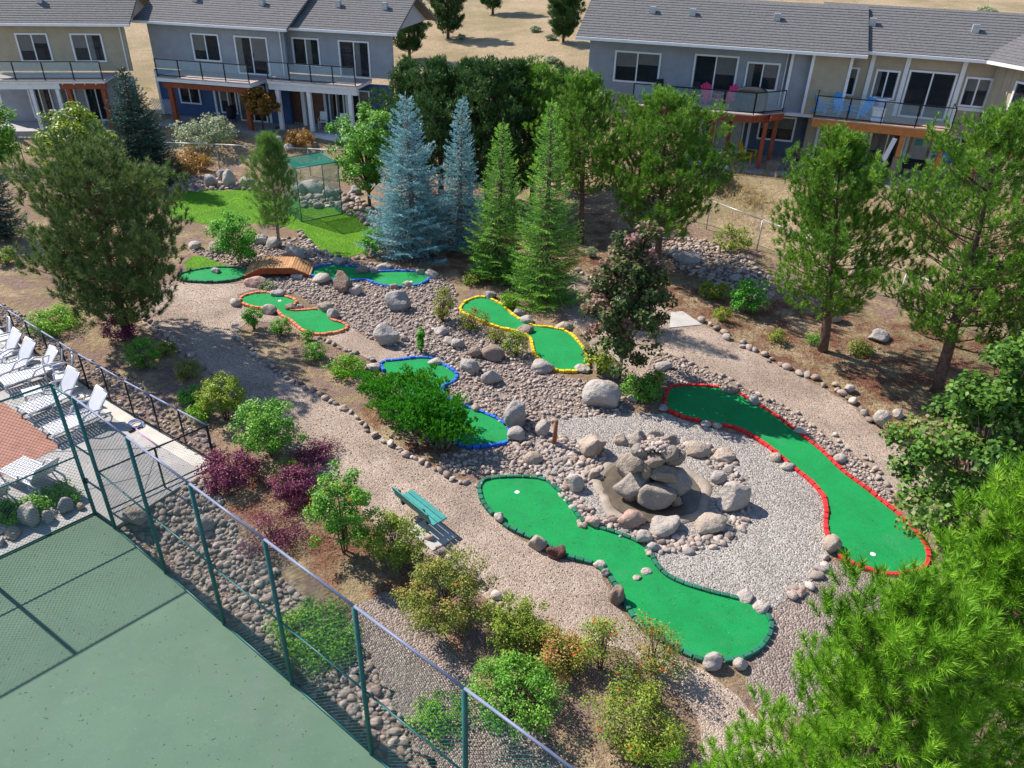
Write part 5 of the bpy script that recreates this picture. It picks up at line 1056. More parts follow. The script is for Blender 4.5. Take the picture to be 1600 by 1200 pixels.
# the tall pine close to the viewer on the right
T = CAMP + ray(1440, 990) * 6.4; hN = float(T[2])
conifer('pine_tree', (T[0] - .1, T[1] - .1, 0), hN, 1.6, 'vivid green pine filling the near right corner', 'near', 'pine', 18, low=.2, group=PG, lean=(.1, .1), dens=1.6, nl=.115, nw=.0075, nn=84, twig=.17, pom=(3, .15), trunk_r=.10, shape=lambda f: (1 - f) ** .7 * 1.0 + .12)
T = CAMP + ray(1640, 800) * 7.0
conifer('pine_tree', (T[0], T[1], 0), float(T[2]), 1.35, 'second vivid green pine at the right margin behind the near one', 'near', 'pine', 19, low=.3, group=PG, dens=1.4, nl=.12, nw=.009, nn=70, twig=.17, pom=(3, .15), trunk_r=.10, shape=lambda f: (1 - f) ** .8 * 1.0 + .12)
def bush(px, py, w, h, label, leaf, seed, cat='shrub', name=None, **k):
    b = at(px, py); s = ppm(b); W = w / s; dep = math.asin((CAM_H - b[2]) / np.linalg.norm(b - CAMP))
    hz = max(.28 * W, min(2.6 * W, (h / s - .38 * W * math.sin(dep)) / math.cos(dep))); f = unit(b[:2]); c = b[:2] + f * W * .30
    size = k.pop('size', .065); cover = k.pop('cover', 1.0); cnt = int(cover * 2.75 * (W * W * .8 + W * hz * 1.6) / (size * size * .62)); cnt = max(300, min(cnt, 11500))
    nm = name or {'shrub': 'shrub', 'tree': 'broadleaf_tree'}.get(cat, 'shrub')
    return broadleaf(nm, (c[0], c[1], h1(c[0], c[1])), hz, W * .57, label, leaf, seed, cat, size=size, count=cnt, **k)
G1, G2, G3 = 'shrubs between the court and the left path', 'shrubs in the middle cobble bed', 'shrubs under the right hand pines'
# broadleaf trees
b = at(968, 592); hM = height_to(b, 352)
broadleaf('maple_tree', b, hM, 1.32 * .5 * 140 / ppm(b), 'small red tinged maple standing beside the largest smooth boulder', 'redmaple', 31, 'tree', 'maples in the garden', low=.10, size=.125, count=15000, clumps=120, stem_r=.055, nstem=1, bark='barkgrey', wisp=.10, profile=lambda t: np.clip(1.22 - .98 * t, .16, 1), aspect=.8)
b = at(1476, 868); hM = height_to(b, 512)
broadleaf('maple_tree', b, hM, 1.25 * .5 * 250 / ppm(b), 'big bushy maple with pinkish leaf tips at the right margin', 'maple', 32, 'tree', 'maples in the garden', low=.02, size=.13, count=20000, clumps=150, stem_r=.06, nstem=3, bark='barkgrey', wisp=.10, profile=lambda t: np.clip(1.18 - .85 * t, .2, 1), aspect=.8)
b = at(578, 325); broadleaf('broadleaf_tree', b, height_to(b, 150), .5 * 125 / ppm(b), 'leafy green tree with a leaning trunk behind the golf net', 'broad', 33, 'tree', low=.14, size=.15, count=9000, clumps=90, stem_r=.09, nstem=1, wisp=.08)
b = at(140, 300); broadleaf('broadleaf_tree', b, height_to(b, 150), .5 * 128 / ppm(b), 'yellow green leafy tree behind the big left pine', 'yellowgreen', 34, 'tree', low=.03, size=.17, count=10000, clumps=90, stem_r=.08, nstem=2, wisp=.08)
b = at(114, 252); broadleaf('broadleaf_tree', b, height_to(b, 172), .5 * 40 / ppm(b), 'pale upright little tree in front of the left house', 'silver', 35, 'tree', low=.05, size=.15, count=3000, clumps=40, stem_r=.06, nstem=1)
b = at(412, 205); broadleaf('broadleaf_tree', b, height_to(b, 128), .5 * 62 / ppm(b), 'orange yellow autumn tree between the two left porches', 'amber', 36, 'tree', low=.25, size=.17, count=4200, clumps=50, stem_r=.07, nstem=1, tonebias=-.1)
b = at(6, 262); broadleaf('broadleaf_tree', b, height_to(b, 146), .5 * 84 / ppm(b), 'dark leafy tree behind the spruce at the left margin', 'broad', 37, 'tree', low=.05, size=.16, count=4000, clumps=40, stem_r=.07, nstem=1)
# shrubs, left to right: base px, py, width, height
bush(325, 246, 92, 58, 'pale silver leaved shrub on the bank in front of the red post deck', 'silver', 40, size=.15, low=.05)
bush(300, 275, 70, 40, 'amber dry shrub below the pale silver leaved one', 'amber', 41, size=.12, low=.02)
bush(470, 232, 44, 26, 'small amber shrub at the corner of the white porch', 'amber', 42, size=.12, low=.02)
bush(377, 420, 80, 92, 'round bright green bush at the left end of the footbridge', 'bright', 43, size=.095, low=.04, clumps=60)
bush(585, 403, 42, 46, 'small dark green bush at the right edge of the lawn', 'bright', 44, size=.08, low=.02)
bush(12, 416, 34, 34, 'green shrub at the left margin below the spruce', 'olive', 45, size=.09, low=.02)
bush(88, 524, 88, 34, 'spreading yellow green juniper behind the pool fence', 'juniper', 46, size=.075, low=.0, group=G1)
bush(196, 540, 60, 52, 'dark purple barberry under the big left pine', 'purple', 47, size=.06, low=.02, group=G1, cover=.8)
bush(228, 582, 50, 58, 'loose green shrub in the shade right of the pool fence', 'broad', 48, size=.07, low=.03, group=G1)
bush(262, 560, 34, 26, 'low dark shrub by the edging stones in the pine shade', 'olive', 49, size=.07, low=.0, group=G1)
bush(296, 596, 44, 36, 'brownish shrub in the pine shade by the left path', 'rose', 50, size=.06, low=.0, group=G1, cover=.8)
bush(318, 662, 46, 34, 'low vivid green shrub behind the yellow green globe bush', 'juniper', 51, size=.07, low=.0, group=G1)
bush(302, 634, 44, 30, 'dark low shrub above the vivid green one', 'bright', 52, size=.07, low=.0, group=G1)
bush(357, 668, 78, 88, 'yellow green globe bush beside the left path', 'yellowgreen', 53, size=.06, low=.08, group=G1, clumps=70)
bush(430, 730, 116, 108, 'big round green bush beside the left path', 'broad', 54, size=.075, low=.06, group=G1, clumps=80)
bush(362, 770, 100, 66, 'dark purple shrub at the corner of the pool fence', 'purple', 55, size=.055, low=.0, group=G1, clumps=60)
bush(465, 792, 88, 62, 'purple barberry beside the tall orange flowered shrub', 'purple', 56, size=.055, low=.0, group=G1, clumps=60)
bush(495, 728, 80, 36, 'sprawling purplish shrub spilling onto the left path', 'purple', 57, size=.05, low=.0, group=G1, cover=.6)
bush(455, 762, 60, 40, 'small green shrub among the purple barberries', 'olive', 58, size=.06, low=.0, group=G1)
bush(430, 868, 120, 60, 'low thin mat of purple leaves behind the court fence', 'purple', 59, size=.045, low=.0, group=G1, cover=.35, tall=.6)
bush(542, 884, 104, 148, 'tall green shrub dotted with orange flowers behind the park bench', 'broad', 60, size=.065, low=.05, group=G1, clumps=80, flowers=26, wisp=.06)
bush(622, 898, 100, 90, 'round light green bush left of the bench pad', 'olive', 61, size=.055, low=.03, group=G1, clumps=70)
bush(698, 998, 140, 122, 'large straggly rose bush with reddish tips behind the court fence', 'rose', 62, size=.05, low=.02, group=G1, clumps=90, wisp=.14, flowers=12)
bush(800, 1030, 112, 84, 'straggly green rose bush right of the large one', 'olive', 63, size=.05, low=.02, group=G1, clumps=80, wisp=.14)
bush(862, 1062, 110, 70, 'reddish leaved low rose bush near the bottom of the picture', 'rose', 64, size=.045, low=.0, group=G1, tonebias=.35, wisp=.12)
bush(935, 1062, 80, 88, 'thin rose bush with red flowers left of the green lane tip', 'olive', 65, size=.05, low=.02, group=G1, cover=.4, wisp=.2, flowers=26, clumps=30)
bush(1012, 1072, 100, 96, 'thin rose bush with red flowers nearest the green lane tip', 'rose', 66, size=.05, low=.02, group=G1, cover=.35, wisp=.2, flowers=30, clumps=34)
bush(990, 1190, 170, 100, 'broad rose bush in the near bottom centre', 'olive', 67, size=.05, low=.0, group=G1, cover=.8, wisp=.12, flowers=20, clumps=60)
bush(800, 1160, 150, 100, 'bushy green shrub near the bottom by the court fence', 'broad', 68, size=.055, low=.0, group=G1, clumps=60)
bush(500, 1040, 150, 50, 'yellow green mat of juniper at the foot of the court fence', 'juniper', 69, size=.06, low=.0, group=G1, tall=.5)
bush(690, 1170, 100, 60, 'low green mat at the foot of the court fence near the bottom', 'juniper', 70, size=.06, low=.0, group=G1, tall=.5)
bush(398, 518, 32, 44, 'upright green shrub at the front of the orange bordered lane', 'bright', 71, size=.065, low=.02, group=G2)
bush(440, 527, 34, 32, 'small pale green shrub right of the upright one by the orange lane', 'broad', 72, size=.055, low=.0, group=G2)
bush(481, 536, 22, 22, 'tiny green shrub near the right end of the orange lane', 'broad', 73, size=.05, low=.0, group=G2)
bush(492, 566, 40, 32, 'small green shrub on bare soil left of the juniper mat', 'broad', 74, size=.05, low=.0, group=G2)
bush(542, 592, 64, 34, 'vivid green juniper mat left of the mugo pine', 'juniper', 75, size=.07, low=.0, group=G2, tall=.6)
bush(692, 508, 42, 64, 'reddish tipped upright shrub left of the yellow bordered lane', 'rose', 76, size=.06, low=.0, group=G2, cover=.8)
bush(740, 522, 50, 40, 'loose reddish shrub at the near edge of the yellow lane', 'rose', 77, size=.055, low=.0, group=G2, cover=.6)
bush(806, 562, 44, 46, 'yellow green shrub between the brown boulder and the yellow lane', 'olive', 78, size=.06, low=.0, group=G2, cover=.8)
bush(776, 542, 34, 34, 'thin reddish shrub behind the brown boulder', 'rose', 79, size=.055, low=.0, group=G2, cover=.6)
bush(795, 484, 34, 26, 'low green shrub at the back edge of the yellow lane', 'juniper', 80, size=.07, low=.0, group=G2)
bush(736, 447, 30, 20, 'small olive shrub in front of the blue spruces', 'olive', 81, size=.07, low=.0, group=G2)
bush(420, 452, 30, 12, 'low sage green mat in front of the footbridge', 'silver', 82, size=.05, low=.0, group=G2)
bush(935, 592, 54, 52, 'light green shrub left of the small maple trunk', 'yellowgreen', 83, size=.085, low=.05, group=G2)
bush(998, 628, 70, 44, 'low green shrub at the foot of the small maple', 'broad', 84, size=.075, low=.0, group=G2)
bush(1022, 612, 30, 38, 'dark reddish shrub beside the left tip of the red lane', 'olive', 85, size=.07, low=.0, group=G2)
bush(1114, 470, 46, 32, 'round sage shrub behind the right hand path slab', 'olive', 86, size=.07, low=.0, group=G3)
bush(1126, 506, 30, 30, 'small yellow green shrub beside the right hand path slab', 'yellowgreen', 87, size=.06, low=.0, group=G3, cover=.7)
bush(924, 404, 22, 18, 'tiny sage shrub on the mulch by the tall brown trunked pine', 'silver', 88, size=.06, low=.0, group=G3)
bush(1165, 496, 60, 60, 'leafy green shrub left of the middle right pine', 'bright', 89, size=.09, low=.0, group=G3)
bush(1342, 556, 44, 24, 'low green shrub in the shade between the right hand pines', 'olive', 90, size=.07, low=.0, group=G3, cover=.7)
bush(1212, 540, 34, 26, 'thin olive shrub on the mulch by the right path edging', 'olive', 91, size=.06, low=.0, group=G3, cover=.6)
bush(1270, 540, 30, 20, 'tiny green shrub at the foot of the middle right pine', 'broad', 92, size=.06, low=.0, group=G3, cover=.7)
bush(1398, 690, 46, 34, 'brownish shrub at the left foot of the big maple', 'rose', 93, size=.06, low=.0, group=G3, cover=.7)
bush(1142, 400, 60, 50, 'grey green shrub in front of the right hand wire fence', 'olive', 94, size=.10, low=.0, group=G3, cover=.6)
bush(1112, 300, 52, 40, 'dark green shrub beside the red posts of the middle deck', 'sprucedark', 95, size=.12, low=.0)
bush(60, 812, 40, 40, 'tuft of bright green leaves behind the tall pointed court boulder', 'juniper', 96, size=.06, low=.0)
bush(18, 824, 60, 44, 'bright green clump behind the court boulders at the left margin', 'juniper', 97, size=.06, low=.0)
bush(98, 796, 70, 34, 'bright green clump behind the broad court boulder', 'juniper', 98, size=.06, low=.0)
bush(340, 395, 26, 16, 'sage green tuft between the lawn and the small tan stone', 'silver', 99, size=.07, low=.0)
b = at(659, 552); broadleaf('columnar_cedar', b, 1.0, .16, 'little narrow columnar cedar on the cobbles', 'bright', 100, 'shrub', G2, low=.0, size=.05, count=2600, clumps=40, stem_r=.015, nstem=1, tall=1.6, spread=1.5, profile=lambda t: .95 / np.sqrt(np.clip(1 - (2 * t - 1) ** 2, .12, 1)))
def mugo():
    b = at(690, 695); root = empty('mugo_pine', b, 0, 'sprawling mugo pine with bare twisted trunks over the blue bordered lane', 'tree'); r = np.random.default_rng(77); mb = MB(); A, D, tone = [], [], []
    ends = [(575, 604, .55), (610, 610, .8), (640, 600, 1.0), (625, 640, .9), (655, 625, 1.15), (665, 655, 1.0), (690, 640, 1.1), (700, 648, .95), (704, 668, .8), (694, 662, .85), (650, 585, .9), (680, 615, 1.1), (600, 625, .7), (632, 652, .8), (690, 628, .9), (684, 655, .8), (704, 672, .6), (590, 590, .6), (670, 600, 1.0), (628, 620, .9), (648, 650, .9), (676, 640, 1.0), (690, 652, .8), (600, 600, .7), (665, 630, 1.15)]
    for i, (px, py, z) in enumerate(ends):
        e = at(px, py, z) - b; o = np.array([r.normal(0, .14), r.normal(0, .10), -.05]); m1 = o + (e - o) * .35 + np.array([r.normal(0, .10), r.normal(0, .10), .05]); m2 = o + (e - o) * .72 + np.array([r.normal(0, .08), r.normal(0, .08), .12])
        mb.tube(catmull([o, m1, m2, e], False, .12), list(np.linspace(.045, .014, len(catmull([o, m1, m2, e], False, .12)))), 6, cap=False)
        for _ in range(13):
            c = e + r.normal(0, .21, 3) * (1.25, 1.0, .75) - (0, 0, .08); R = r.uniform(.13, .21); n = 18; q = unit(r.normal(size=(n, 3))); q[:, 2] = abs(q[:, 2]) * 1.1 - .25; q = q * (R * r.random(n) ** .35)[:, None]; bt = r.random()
            A += list(c + q); D += list(unit(q / R * .7 + np.array([0, 0, .7]) + r.normal(0, .2, (n, 3)))); tone += list(np.clip(.30 * bt + .5 * (q[:, 2] / R * .5 + .5) + .2 * r.random(n), 0, 1))  # needle tone lighter atop each pom, darker below: shading put into colour
    link('trunk', mb.mesh('trunk', M['barkgrey'], True), root)
    V, F, v = needles(np.array(A), np.array(D), .07, .075, .024, 14, r, .4, 1.2, np.array(tone)); link('crown', mesh_np('crown', V, F, M['leaf_mugo'], False, v), root)
mugo()

# dry hillside above the houses
r = np.random.default_rng(404); proto = None
for i in range(150):
    x, y = r.uniform(-75, 80), 62 + 100 * r.random() ** .8; q = proj((x, y, h1(x, y)))
    if not (0 < q[0] < 1600 and 0 < q[1] < 1200): continue
    if (x < -9 and y < 66) or (2 < x and y < 60): continue
    if proto is None:
        proto = o = broadleaf('sagebrush', (x, y, h1(x, y)), 1.0, .9, 'grey green sagebrush clump dotted over the dry hillside', 'silver', 405, 'shrub', 'sagebrush on the hillside', low=0, size=.22, count=900, clumps=24)
    else: o = copy_tree(proto)
    o.location = (x, y, h1(x, y)); k = r.uniform(.35, 1.4); o.scale = (k, k, k * .8); o.rotation_euler = (0, 0, r.uniform(0, 6))
for i, (px, py, hh, lb) in enumerate(((640, 92, 5.5, 'dark pine on the hillside left of the middle house'), (700, 60, 6.5, 'tall dark pine high on the hillside between the houses'), (880, 66, 5, 'dark pine on the hillside just left of the middle roof'), (770, 22, 6, 'dark pine highest on the dry hillside'))):
    b = at(px, py); conifer('pine_tree', b, hh, hh * .27, lb, 'pinedark', 'pine', 410 + i, low=.08, group='pines on the hillside', nl=.22, nw=.05, nn=10, dens=.6)
# ================================================================== FENCES
def fence(label, pts, height, spacing, post_m, wire_m, rail_m, name='chain_link_fence', post_r=.035, rails=(1.0,), mesh_s=.065, wr=.0034, z=None, bottom=.05, group=None, low_rail=None, ends=(True, True)):
    pts = [np.array(p, float) for p in pts]; root = empty(name, (*pts[0], 0), 0, label, 'fence', group); o = pts[0]
    zf = (lambda p: z) if z is not None else (lambda p: h1(*p)); stops = []
    for a, b in zip(pts, pts[1:]):
        n = max(1, round(np.linalg.norm(b - a) / spacing)); stops += [a + (b - a) * i / n for i in range(n)]
    stops.append(pts[-1]); pm = {}
    for i, p in enumerate(stops):
        if (i == 0 and not ends[0]) or (i == len(stops) - 1 and not ends[1]): continue
        zz = zf(p); link('post', MB().tube([(0, 0, -.3), (0, 0, height - .02)], post_r, 8).mesh('post', post_m, True) if not pm else pm['m'], root, (*(p - o), zz)); pm.setdefault('m', root.children[0].data)
        cp = MB().lathe([(0, height + .05), (post_r * 1.2, height + .03), (post_r * 1.3, height - .03)], 8)
    for a, b in zip(stops, stops[1:]):
        za, zb = zf(a), zf(b)
        for k, f in enumerate(rails):
            link('rail', MB().tube([(*(a - o), za + height * f), (*(b - o), zb + height * f)], .020 if f < 1 else .024, 8).mesh('rail', rail_m if f > .95 else (low_rail or rail_m), True), root)
        mb = MB(); wires(mb, a - o, b - o, min(za, zb) + bottom, min(za, zb) + height, mesh_s, wr); tag(mb.build('wire_mesh', wire_m, root, recalc=False), kind='stuff')
    return root
F_END = CF0 + CFD * 13.2
fence('tall green chain link fence along the right side of the tennis court', [CF0, F_END], 3.66, 2.4, M['greenpost'], M['greenwire'], M['railgrey'], post_r=.042, rails=(1.0, .47, .015), low_rail=M['greenpost'], z=.0, group='tennis court fences', wr=.0038)
fence('tall green chain link fence across the back of the tennis court behind the boulders', [GATE, GATE + LD * 10.2], 3.66, 2.55, M['greenpost'], M['greenwire'], M['greenpost'], post_r=.042, rails=(1.0, .47, .015), z=.0, group='tennis court fences', wr=.0038)
g = empty('court_gate', (*CF0, 0), 0, 'narrow green chain link gate at the corner of the tennis court', 'gate'); ga, gb = np.array([0., 0]), GATE - CF0
for t in (.06, .94): link('gate_post', MB().tube([(*(gb * t), .1), (*(gb * t), 2.1)], .025, 8).mesh('gate_post', M['greenpost'], True), g)
for zz in (.12, 1.1, 2.1): link('gate_rail', MB().tube([(*(gb * .06), zz), (*(gb * .94), zz)], .022, 8).mesh('gate_rail', M['greenpost'], True), g)
link('lintel', MB().tube([(0, 0, 3.6), (*gb, 3.6)], .026, 8).mesh('lintel', M['greenpost'], True), g)
mb = MB(); wires(mb, gb * .06, gb * .94, .12, 2.1, .075, .003); tag(mb.build('wire_mesh', M['greenwire'], g), kind='stuff')
link('latch', MB().box(-.05, .05, -.03, .03, 1.0, 1.12).mesh('latch', M['black']), g, (*(gb * .9), 0))
PF = [(-21.0, 25.75), (-16.2, 21.95), (-12.64, 19.31), (-10.67, 17.91), (-7.70, 15.92)]
fence('low black chain link fence with a pale top rail around the pool deck', PF, 1.2, 1.22, M['black'], M['greywire'], M['railgrey'], post_r=.026, rails=(1.0, .06), z=.05, mesh_s=.06, wr=.0018, low_rail=M['black'], group='pool deck fences')
fence('short black fence closing the pool deck between its corner and the tennis court', [(-7.70, 15.88), (-9.50, 13.92)], 1.2, 1.35, M['black'], M['greywire'], M['black'], post_r=.026, rails=(1.0, .06), z=.05, mesh_s=.06, wr=.0018, group='pool deck fences')
fence('grey wire fence at the foot of the bank behind the lawn', [(-30, 42.2), (-16.4, 41.9), (-8.8, 41.4)], 1.45, 2.6, M['galv'], M['greywire'], M['galv'], rails=(1.0,), mesh_s=.10, wr=.002, post_r=.03, group='back boundary fences')
fence('dark wire fence below the dry grass bank on the right', [(8.2, 36.1), (8.95, 34.9), (10.7, 32.4), (13.4, 28.6), (17.2, 23.6), (22, 17)], 1.4, 2.3, M['galv'], M['greywire'], M['galv'], rails=(1.0,), mesh_s=.10, wr=.002, post_r=.03, group='back boundary fences')

# ------------------------------------------------------------------ golf practice net
base = [at(448, 333)[:2], at(472, 347)[:2], at(535, 335)[:2], at(477, 322)[:2]]; b1, b2 = np.array(base[1]), np.array(base[2]); dv = unit(b2 - b1); nv = np.array([-dv[1], dv[0]])
W = np.linalg.norm(b2 - b1); b0, b3 = b1 + nv * 1.9, b2 + nv * 1.9; nh = 2.5
cage = empty('golf_net', (*b1, 0), 0, 'green golf practice net on a box frame standing on the lawn', 'golf net'); Q = [p - b1 for p in (b1, b2, b3, b0)]
for p in Q: link('pole', MB().tube([(*p, 0), (*p, nh)], .024, 8).mesh('pole', M['greenpost'], True), cage)
for p, q in zip(Q, Q[1:] + Q[:1]):
    link('top_bar', MB().tube([(*p, nh), (*q, nh)], .022, 8).mesh('top_bar', M['greenpost'], True), cage)
    link('bottom_bar', MB().tube([(*p, .03), (*q, .03)], .02, 8).mesh('bottom_bar', M['greenpost'], True), cage)
for p, q in zip(Q[1:], Q[2:] + Q[:1]):
    mb = MB(); wires(mb, p, q, .05, nh, .06, .0042); tag(mb.build('side_net', M['net'], cage, recalc=False), kind='stuff')
mb = MB(); wires(mb, Q[0], Q[1], .05, nh, .07, .0036); tag(mb.build('front_net', M['net'], cage, recalc=False), kind='stuff')
mb = MB(); w0, w1 = Q[1] - Q[0], Q[3] - Q[0]
for t in np.linspace(0, 1, int(W / .028)):
    p = Q[0] + w0 * t; pts = [(*(p + w1 * s), nh - .16 * math.sin(math.pi * s) * math.sin(math.pi * min(max(t, .02), .98))) for s in np.linspace(0, 1, 7)]; mb.tube(pts, .0045, 3, cap=False)
for s in np.linspace(0, 1, int(1.9 / .028)):
    p = Q[0] + w1 * s; pts = [(*(p + w0 * t), nh - .16 * math.sin(math.pi * s) * math.sin(math.pi * t)) for t in np.linspace(0, 1, 7)]; mb.tube(pts, .0045, 3, cap=False)
tag(mb.build('top_net', M['net'], cage, recalc=False), kind='stuff')
mt = empty('hitting_mat', (*at(514, 321)[:2], .02), math.atan2(dv[1], dv[0]), 'small pale hitting mat lying inside the golf net', 'golf mat')
link('pad', MB().box(-.3, .3, -.2, .2, 0, .03).mesh('pad', M['curtain'], bevel=.008), mt)

# ------------------------------------------------------------------ footbridge
A0, A1 = at(381, 435)[:2], at(486, 434)[:2]; d = unit(A1 - A0); L = np.linalg.norm(A1 - A0)
br = empty('footbridge', (*A0, 0), math.atan2(d[1], d[0]), 'low arched wooden footbridge joining two putting lanes', 'bridge'); bw = 1.15
prof = lambda s: .06 + .34 * min(1, s / (L * .27), (L - s) / (L * .27)) ** .9
n = 26; pl = MB().box(-L / n * .47, L / n * .47, 0, bw, -.018, .018).mesh('plank', M['wood_deck'], bevel=.005); r = np.random.default_rng(9)
for i in range(n):
    s = (i + .5) * L / n; sl = math.atan2(prof(s + .05) - prof(s - .05), .1) if .06 < s < L - .06 else 0
    link('plank', pl, br, (s, r.normal(0, .008), prof(max(.0, min(L, s))) + .02 + r.normal(0, .003)), (0, -sl, 0))
for y in (.02, bw - .07):
    mb = MB(); S = np.linspace(0, L, 25); v = []
    for s in S: zt = prof(s); v += [(s, y, zt - .004), (s, y + .05, zt - .004), (s, y, max(.0, zt - .24)), (s, y + .05, max(.0, zt - .24))]
    f = []
    for i in range(24):
        q = 4 * i; f += [(q, q + 4, q + 5, q + 1), (q + 2, q + 3, q + 7, q + 6), (q, q + 2, q + 6, q + 4), (q + 1, q + 5, q + 7, q + 3)]
    mb.add(v, f).build('side_beam', M['wood_red'], br)
p = at(463, 437); cbk = link('footing_block', MB().box(-.22, .22, -.12, .12, -.02, .16).mesh('footing_block', M['concrete'], bevel=.012), None, (p[0], p[1] + .15, 0)); tag(cbk, 'grey concrete block under the right end of the footbridge', 'block')

# ------------------------------------------------------------------ bench with its pad
pa, pb = at(621, 777, .44)[:2], at(676, 822, .44)[:2]; d = unit(pb - pa); L = np.linalg.norm(pb - pa); nb = np.array([d[1], -d[0]])
if nb @ np.array([1, 1]) < 0: nb = -nb
bench = empty('park_bench', (*pa, 0), math.atan2(d[1], d[0]), 'teal slatted park bench facing the green bordered lane', 'bench'); sy = 1 if np.array([-d[1], d[0]]) @ nb > 0 else -1
for k in range(3): link('seat_slat', MB().box(0, L, .02 + k * .145, .15 + k * .145, .41, .45).mesh('seat_slat', M['teal'], bevel=.008), bench, None, None).scale = (1, sy, 1)
for k in range(2):
    z0 = .54 + k * .17; y0 = -.03 - k * .05; mb = MB(); mb.add([(x, y + dy, z) for x in (0, L) for (y, z) in ((y0, z0), (y0 - .035, z0 + .14)) for dy in (0, -.035)], [(0, 1, 3, 2), (4, 6, 7, 5), (0, 2, 6, 4), (1, 5, 7, 3), (0, 4, 5, 1), (2, 3, 7, 6)])
    mb.build('back_slat', M['teal'], bench, bevel=.006).scale = (1, sy, 1)
for x in (.22, L - .22):
    mb = MB(); mb.bar((x, .06, -.02), (x, .06, .41), .07, .07).bar((x, .36, -.02), (x, .36, .41), .07, .07).bar((x, -.02, .385), (x, .42, .385), .06, .05, (0, 0, 1)).bar((x, .0, .36), (x, -.085, .84), .05, .06, (1, 0, 0))
    mb.build('leg_frame', M['black'], bench).scale = (1, sy, 1)
pd = pa + d * (L * .86) + nb * .12; pad = link('bench_pad', MB().box(-.48, .48, -.36, .36, -.05, .035).mesh('bench_pad', M['concrete'], bevel=.01), None, (*pd, 0), (0, 0, math.atan2(d[1], d[0]))); tag(pad, kind='structure')
sl = [at(*q)[:2] for q in ((1048, 489), (1066, 487), (1097, 508), (1046, 513))]
tag(MB().prism([tuple(p) for p in sl], -.04, .03).build('path_slab', M['concrete']), kind='structure')

# ------------------------------------------------------------------ stake
p = at(866, 695); st = empty('wooden_stake', p, 0, 'short brown wooden stake standing on the cobbles by the fountain', 'post')
link('shaft', MB().tube([(0, 0, -.1), (.005, .0, .45), (.012, .004, .80)], [.062, .06, .056], 12).mesh('shaft', M['stake'], True), st)
link('cap', MB().lathe([(0, .83), (.05, .825), (.06, .80), (.056, .79)], 12).mesh('cap', M['barkred'], True), st, (.012, .004, 0))

# ------------------------------------------------------------------ fountain of stacked boulders
C = at(1017, 768)[:2]; ft = empty('rock_fountain', (*C, 0), 0, 'dry rock fountain of stacked boulders in a sunken basin', 'fountain')
rim = MB().lathe([(1.36, -.02), (1.32, .025), (1.24, .045), (1.16, .04), (1.10, -.0), (.95, .012), (.2, .014), (0, .014)], 40)
nzr = np.random.default_rng(3); rim.v = [(x * (1 + .05 * math.sin(3 * math.atan2(y, x) + 1) + .04 * math.sin(7 * math.atan2(y, x))), y * (1 + .05 * math.sin(3 * math.atan2(y, x) + 1) + .04 * math.sin(7 * math.atan2(y, x))), z + (.02 * math.sin(11 * math.atan2(y, x)) if z > .015 else 0)) for x, y, z in rim.v]
link('basin', rim.mesh('basin', mat('basin_concrete', (.34, .285, .235), (.22, .185, .155), 3, .9, .02, 30, detail=8), True), ft, (0, .03, .018))
link('basin_floor', MB().lathe([(1.13, .036), (.5, .030), (0, .030)], 32).mesh('basin_floor', M['water']), ft, (0, .03, .012))
link('plinth', rock_mesh('plinth', 771, (.78, .60, .16), M['boulder_tan'], 3, 6, .04), ft, (0, 0, .10))
def frl(x, y, zc, hw, hh, hd, m='boulder', seed=0, rz=0.0, rough=.05, cuts=8): link('boulder', rock_mesh('boulder', 780 + seed, (hw * 1.06, hd * 1.06, hh), M['boulder_brown' if m == 'boulder_brown' else 'fountain_stone'], 4, cuts, rough, rz), ft, (x, y, zc))
frl(-.50, -.20, .36, .40, .38, .34, 'boulder_tan', 1, .4); frl(.02, -.52, .34, .42, .30, .26, 'boulder_tan', 2, 0, .06); frl(.52, -.12, .38, .34, .42, .36, 'boulder_tan', 3, -.4)
frl(.45, -.52, .20, .14, .15, .13, 'boulder_pale', 4, 0, .03, 3); frl(.10, .38, .40, .50, .42, .36, 'boulder_tan', 5); frl(-.45, .30, .42, .36, .42, .34, 'boulder', 6)
frl(-.42, -.10, .86, .24, .26, .22, 'boulder_tan', 7, .3); frl(-.20, -.26, .80, .13, .22, .12, 'boulder_brown', 8, .1); frl(.14, -.30, .78, .36, .19, .24, 'boulder_tan', 9, -.1, .09); frl(.44, .04, .92, .26, .24, .24, 'boulder_tan', 10); frl(0, .3, .92, .45, .3, .3, 'boulder_tan', 11)
frl(-.36, .06, 1.12, .24, .17, .2, 'boulder_tan', 12, .5); frl(-.05, -.20, 1.06, .25, .15, .16, 'boulder_brown', 13, .15); frl(.26, -.12, 1.18, .20, .19, .17, 'boulder_pale', 14, .5); frl(-.36, .40, 1.12, .26, .26, .22, 'boulder_tan', 15, .3); frl(.30, .32, 1.20, .24, .18, .2, 'boulder_tan', 16, .2); frl(.02, .52, 1.18, .24, .2, .16, 'boulder_pale', 17)
r = np.random.default_rng(88); q = r.normal(0, .2, (150, 2)) * (1.0, .85) + (.0, .14); zz = 1.17 + .14 * np.exp(-(q ** 2).sum(1) * 6)
k = np.arange(150); stone_pieces(ft, q[:70], r.uniform(.09, .17, 70), 89, 'pebble', zs=zz[:70]); ft.scale = (1.12, 1.12, 1.10); stone_mass('loose_pebbles', ft, q[70:], r.uniform(.06, .1, 80), 90, zs=zz[70:])

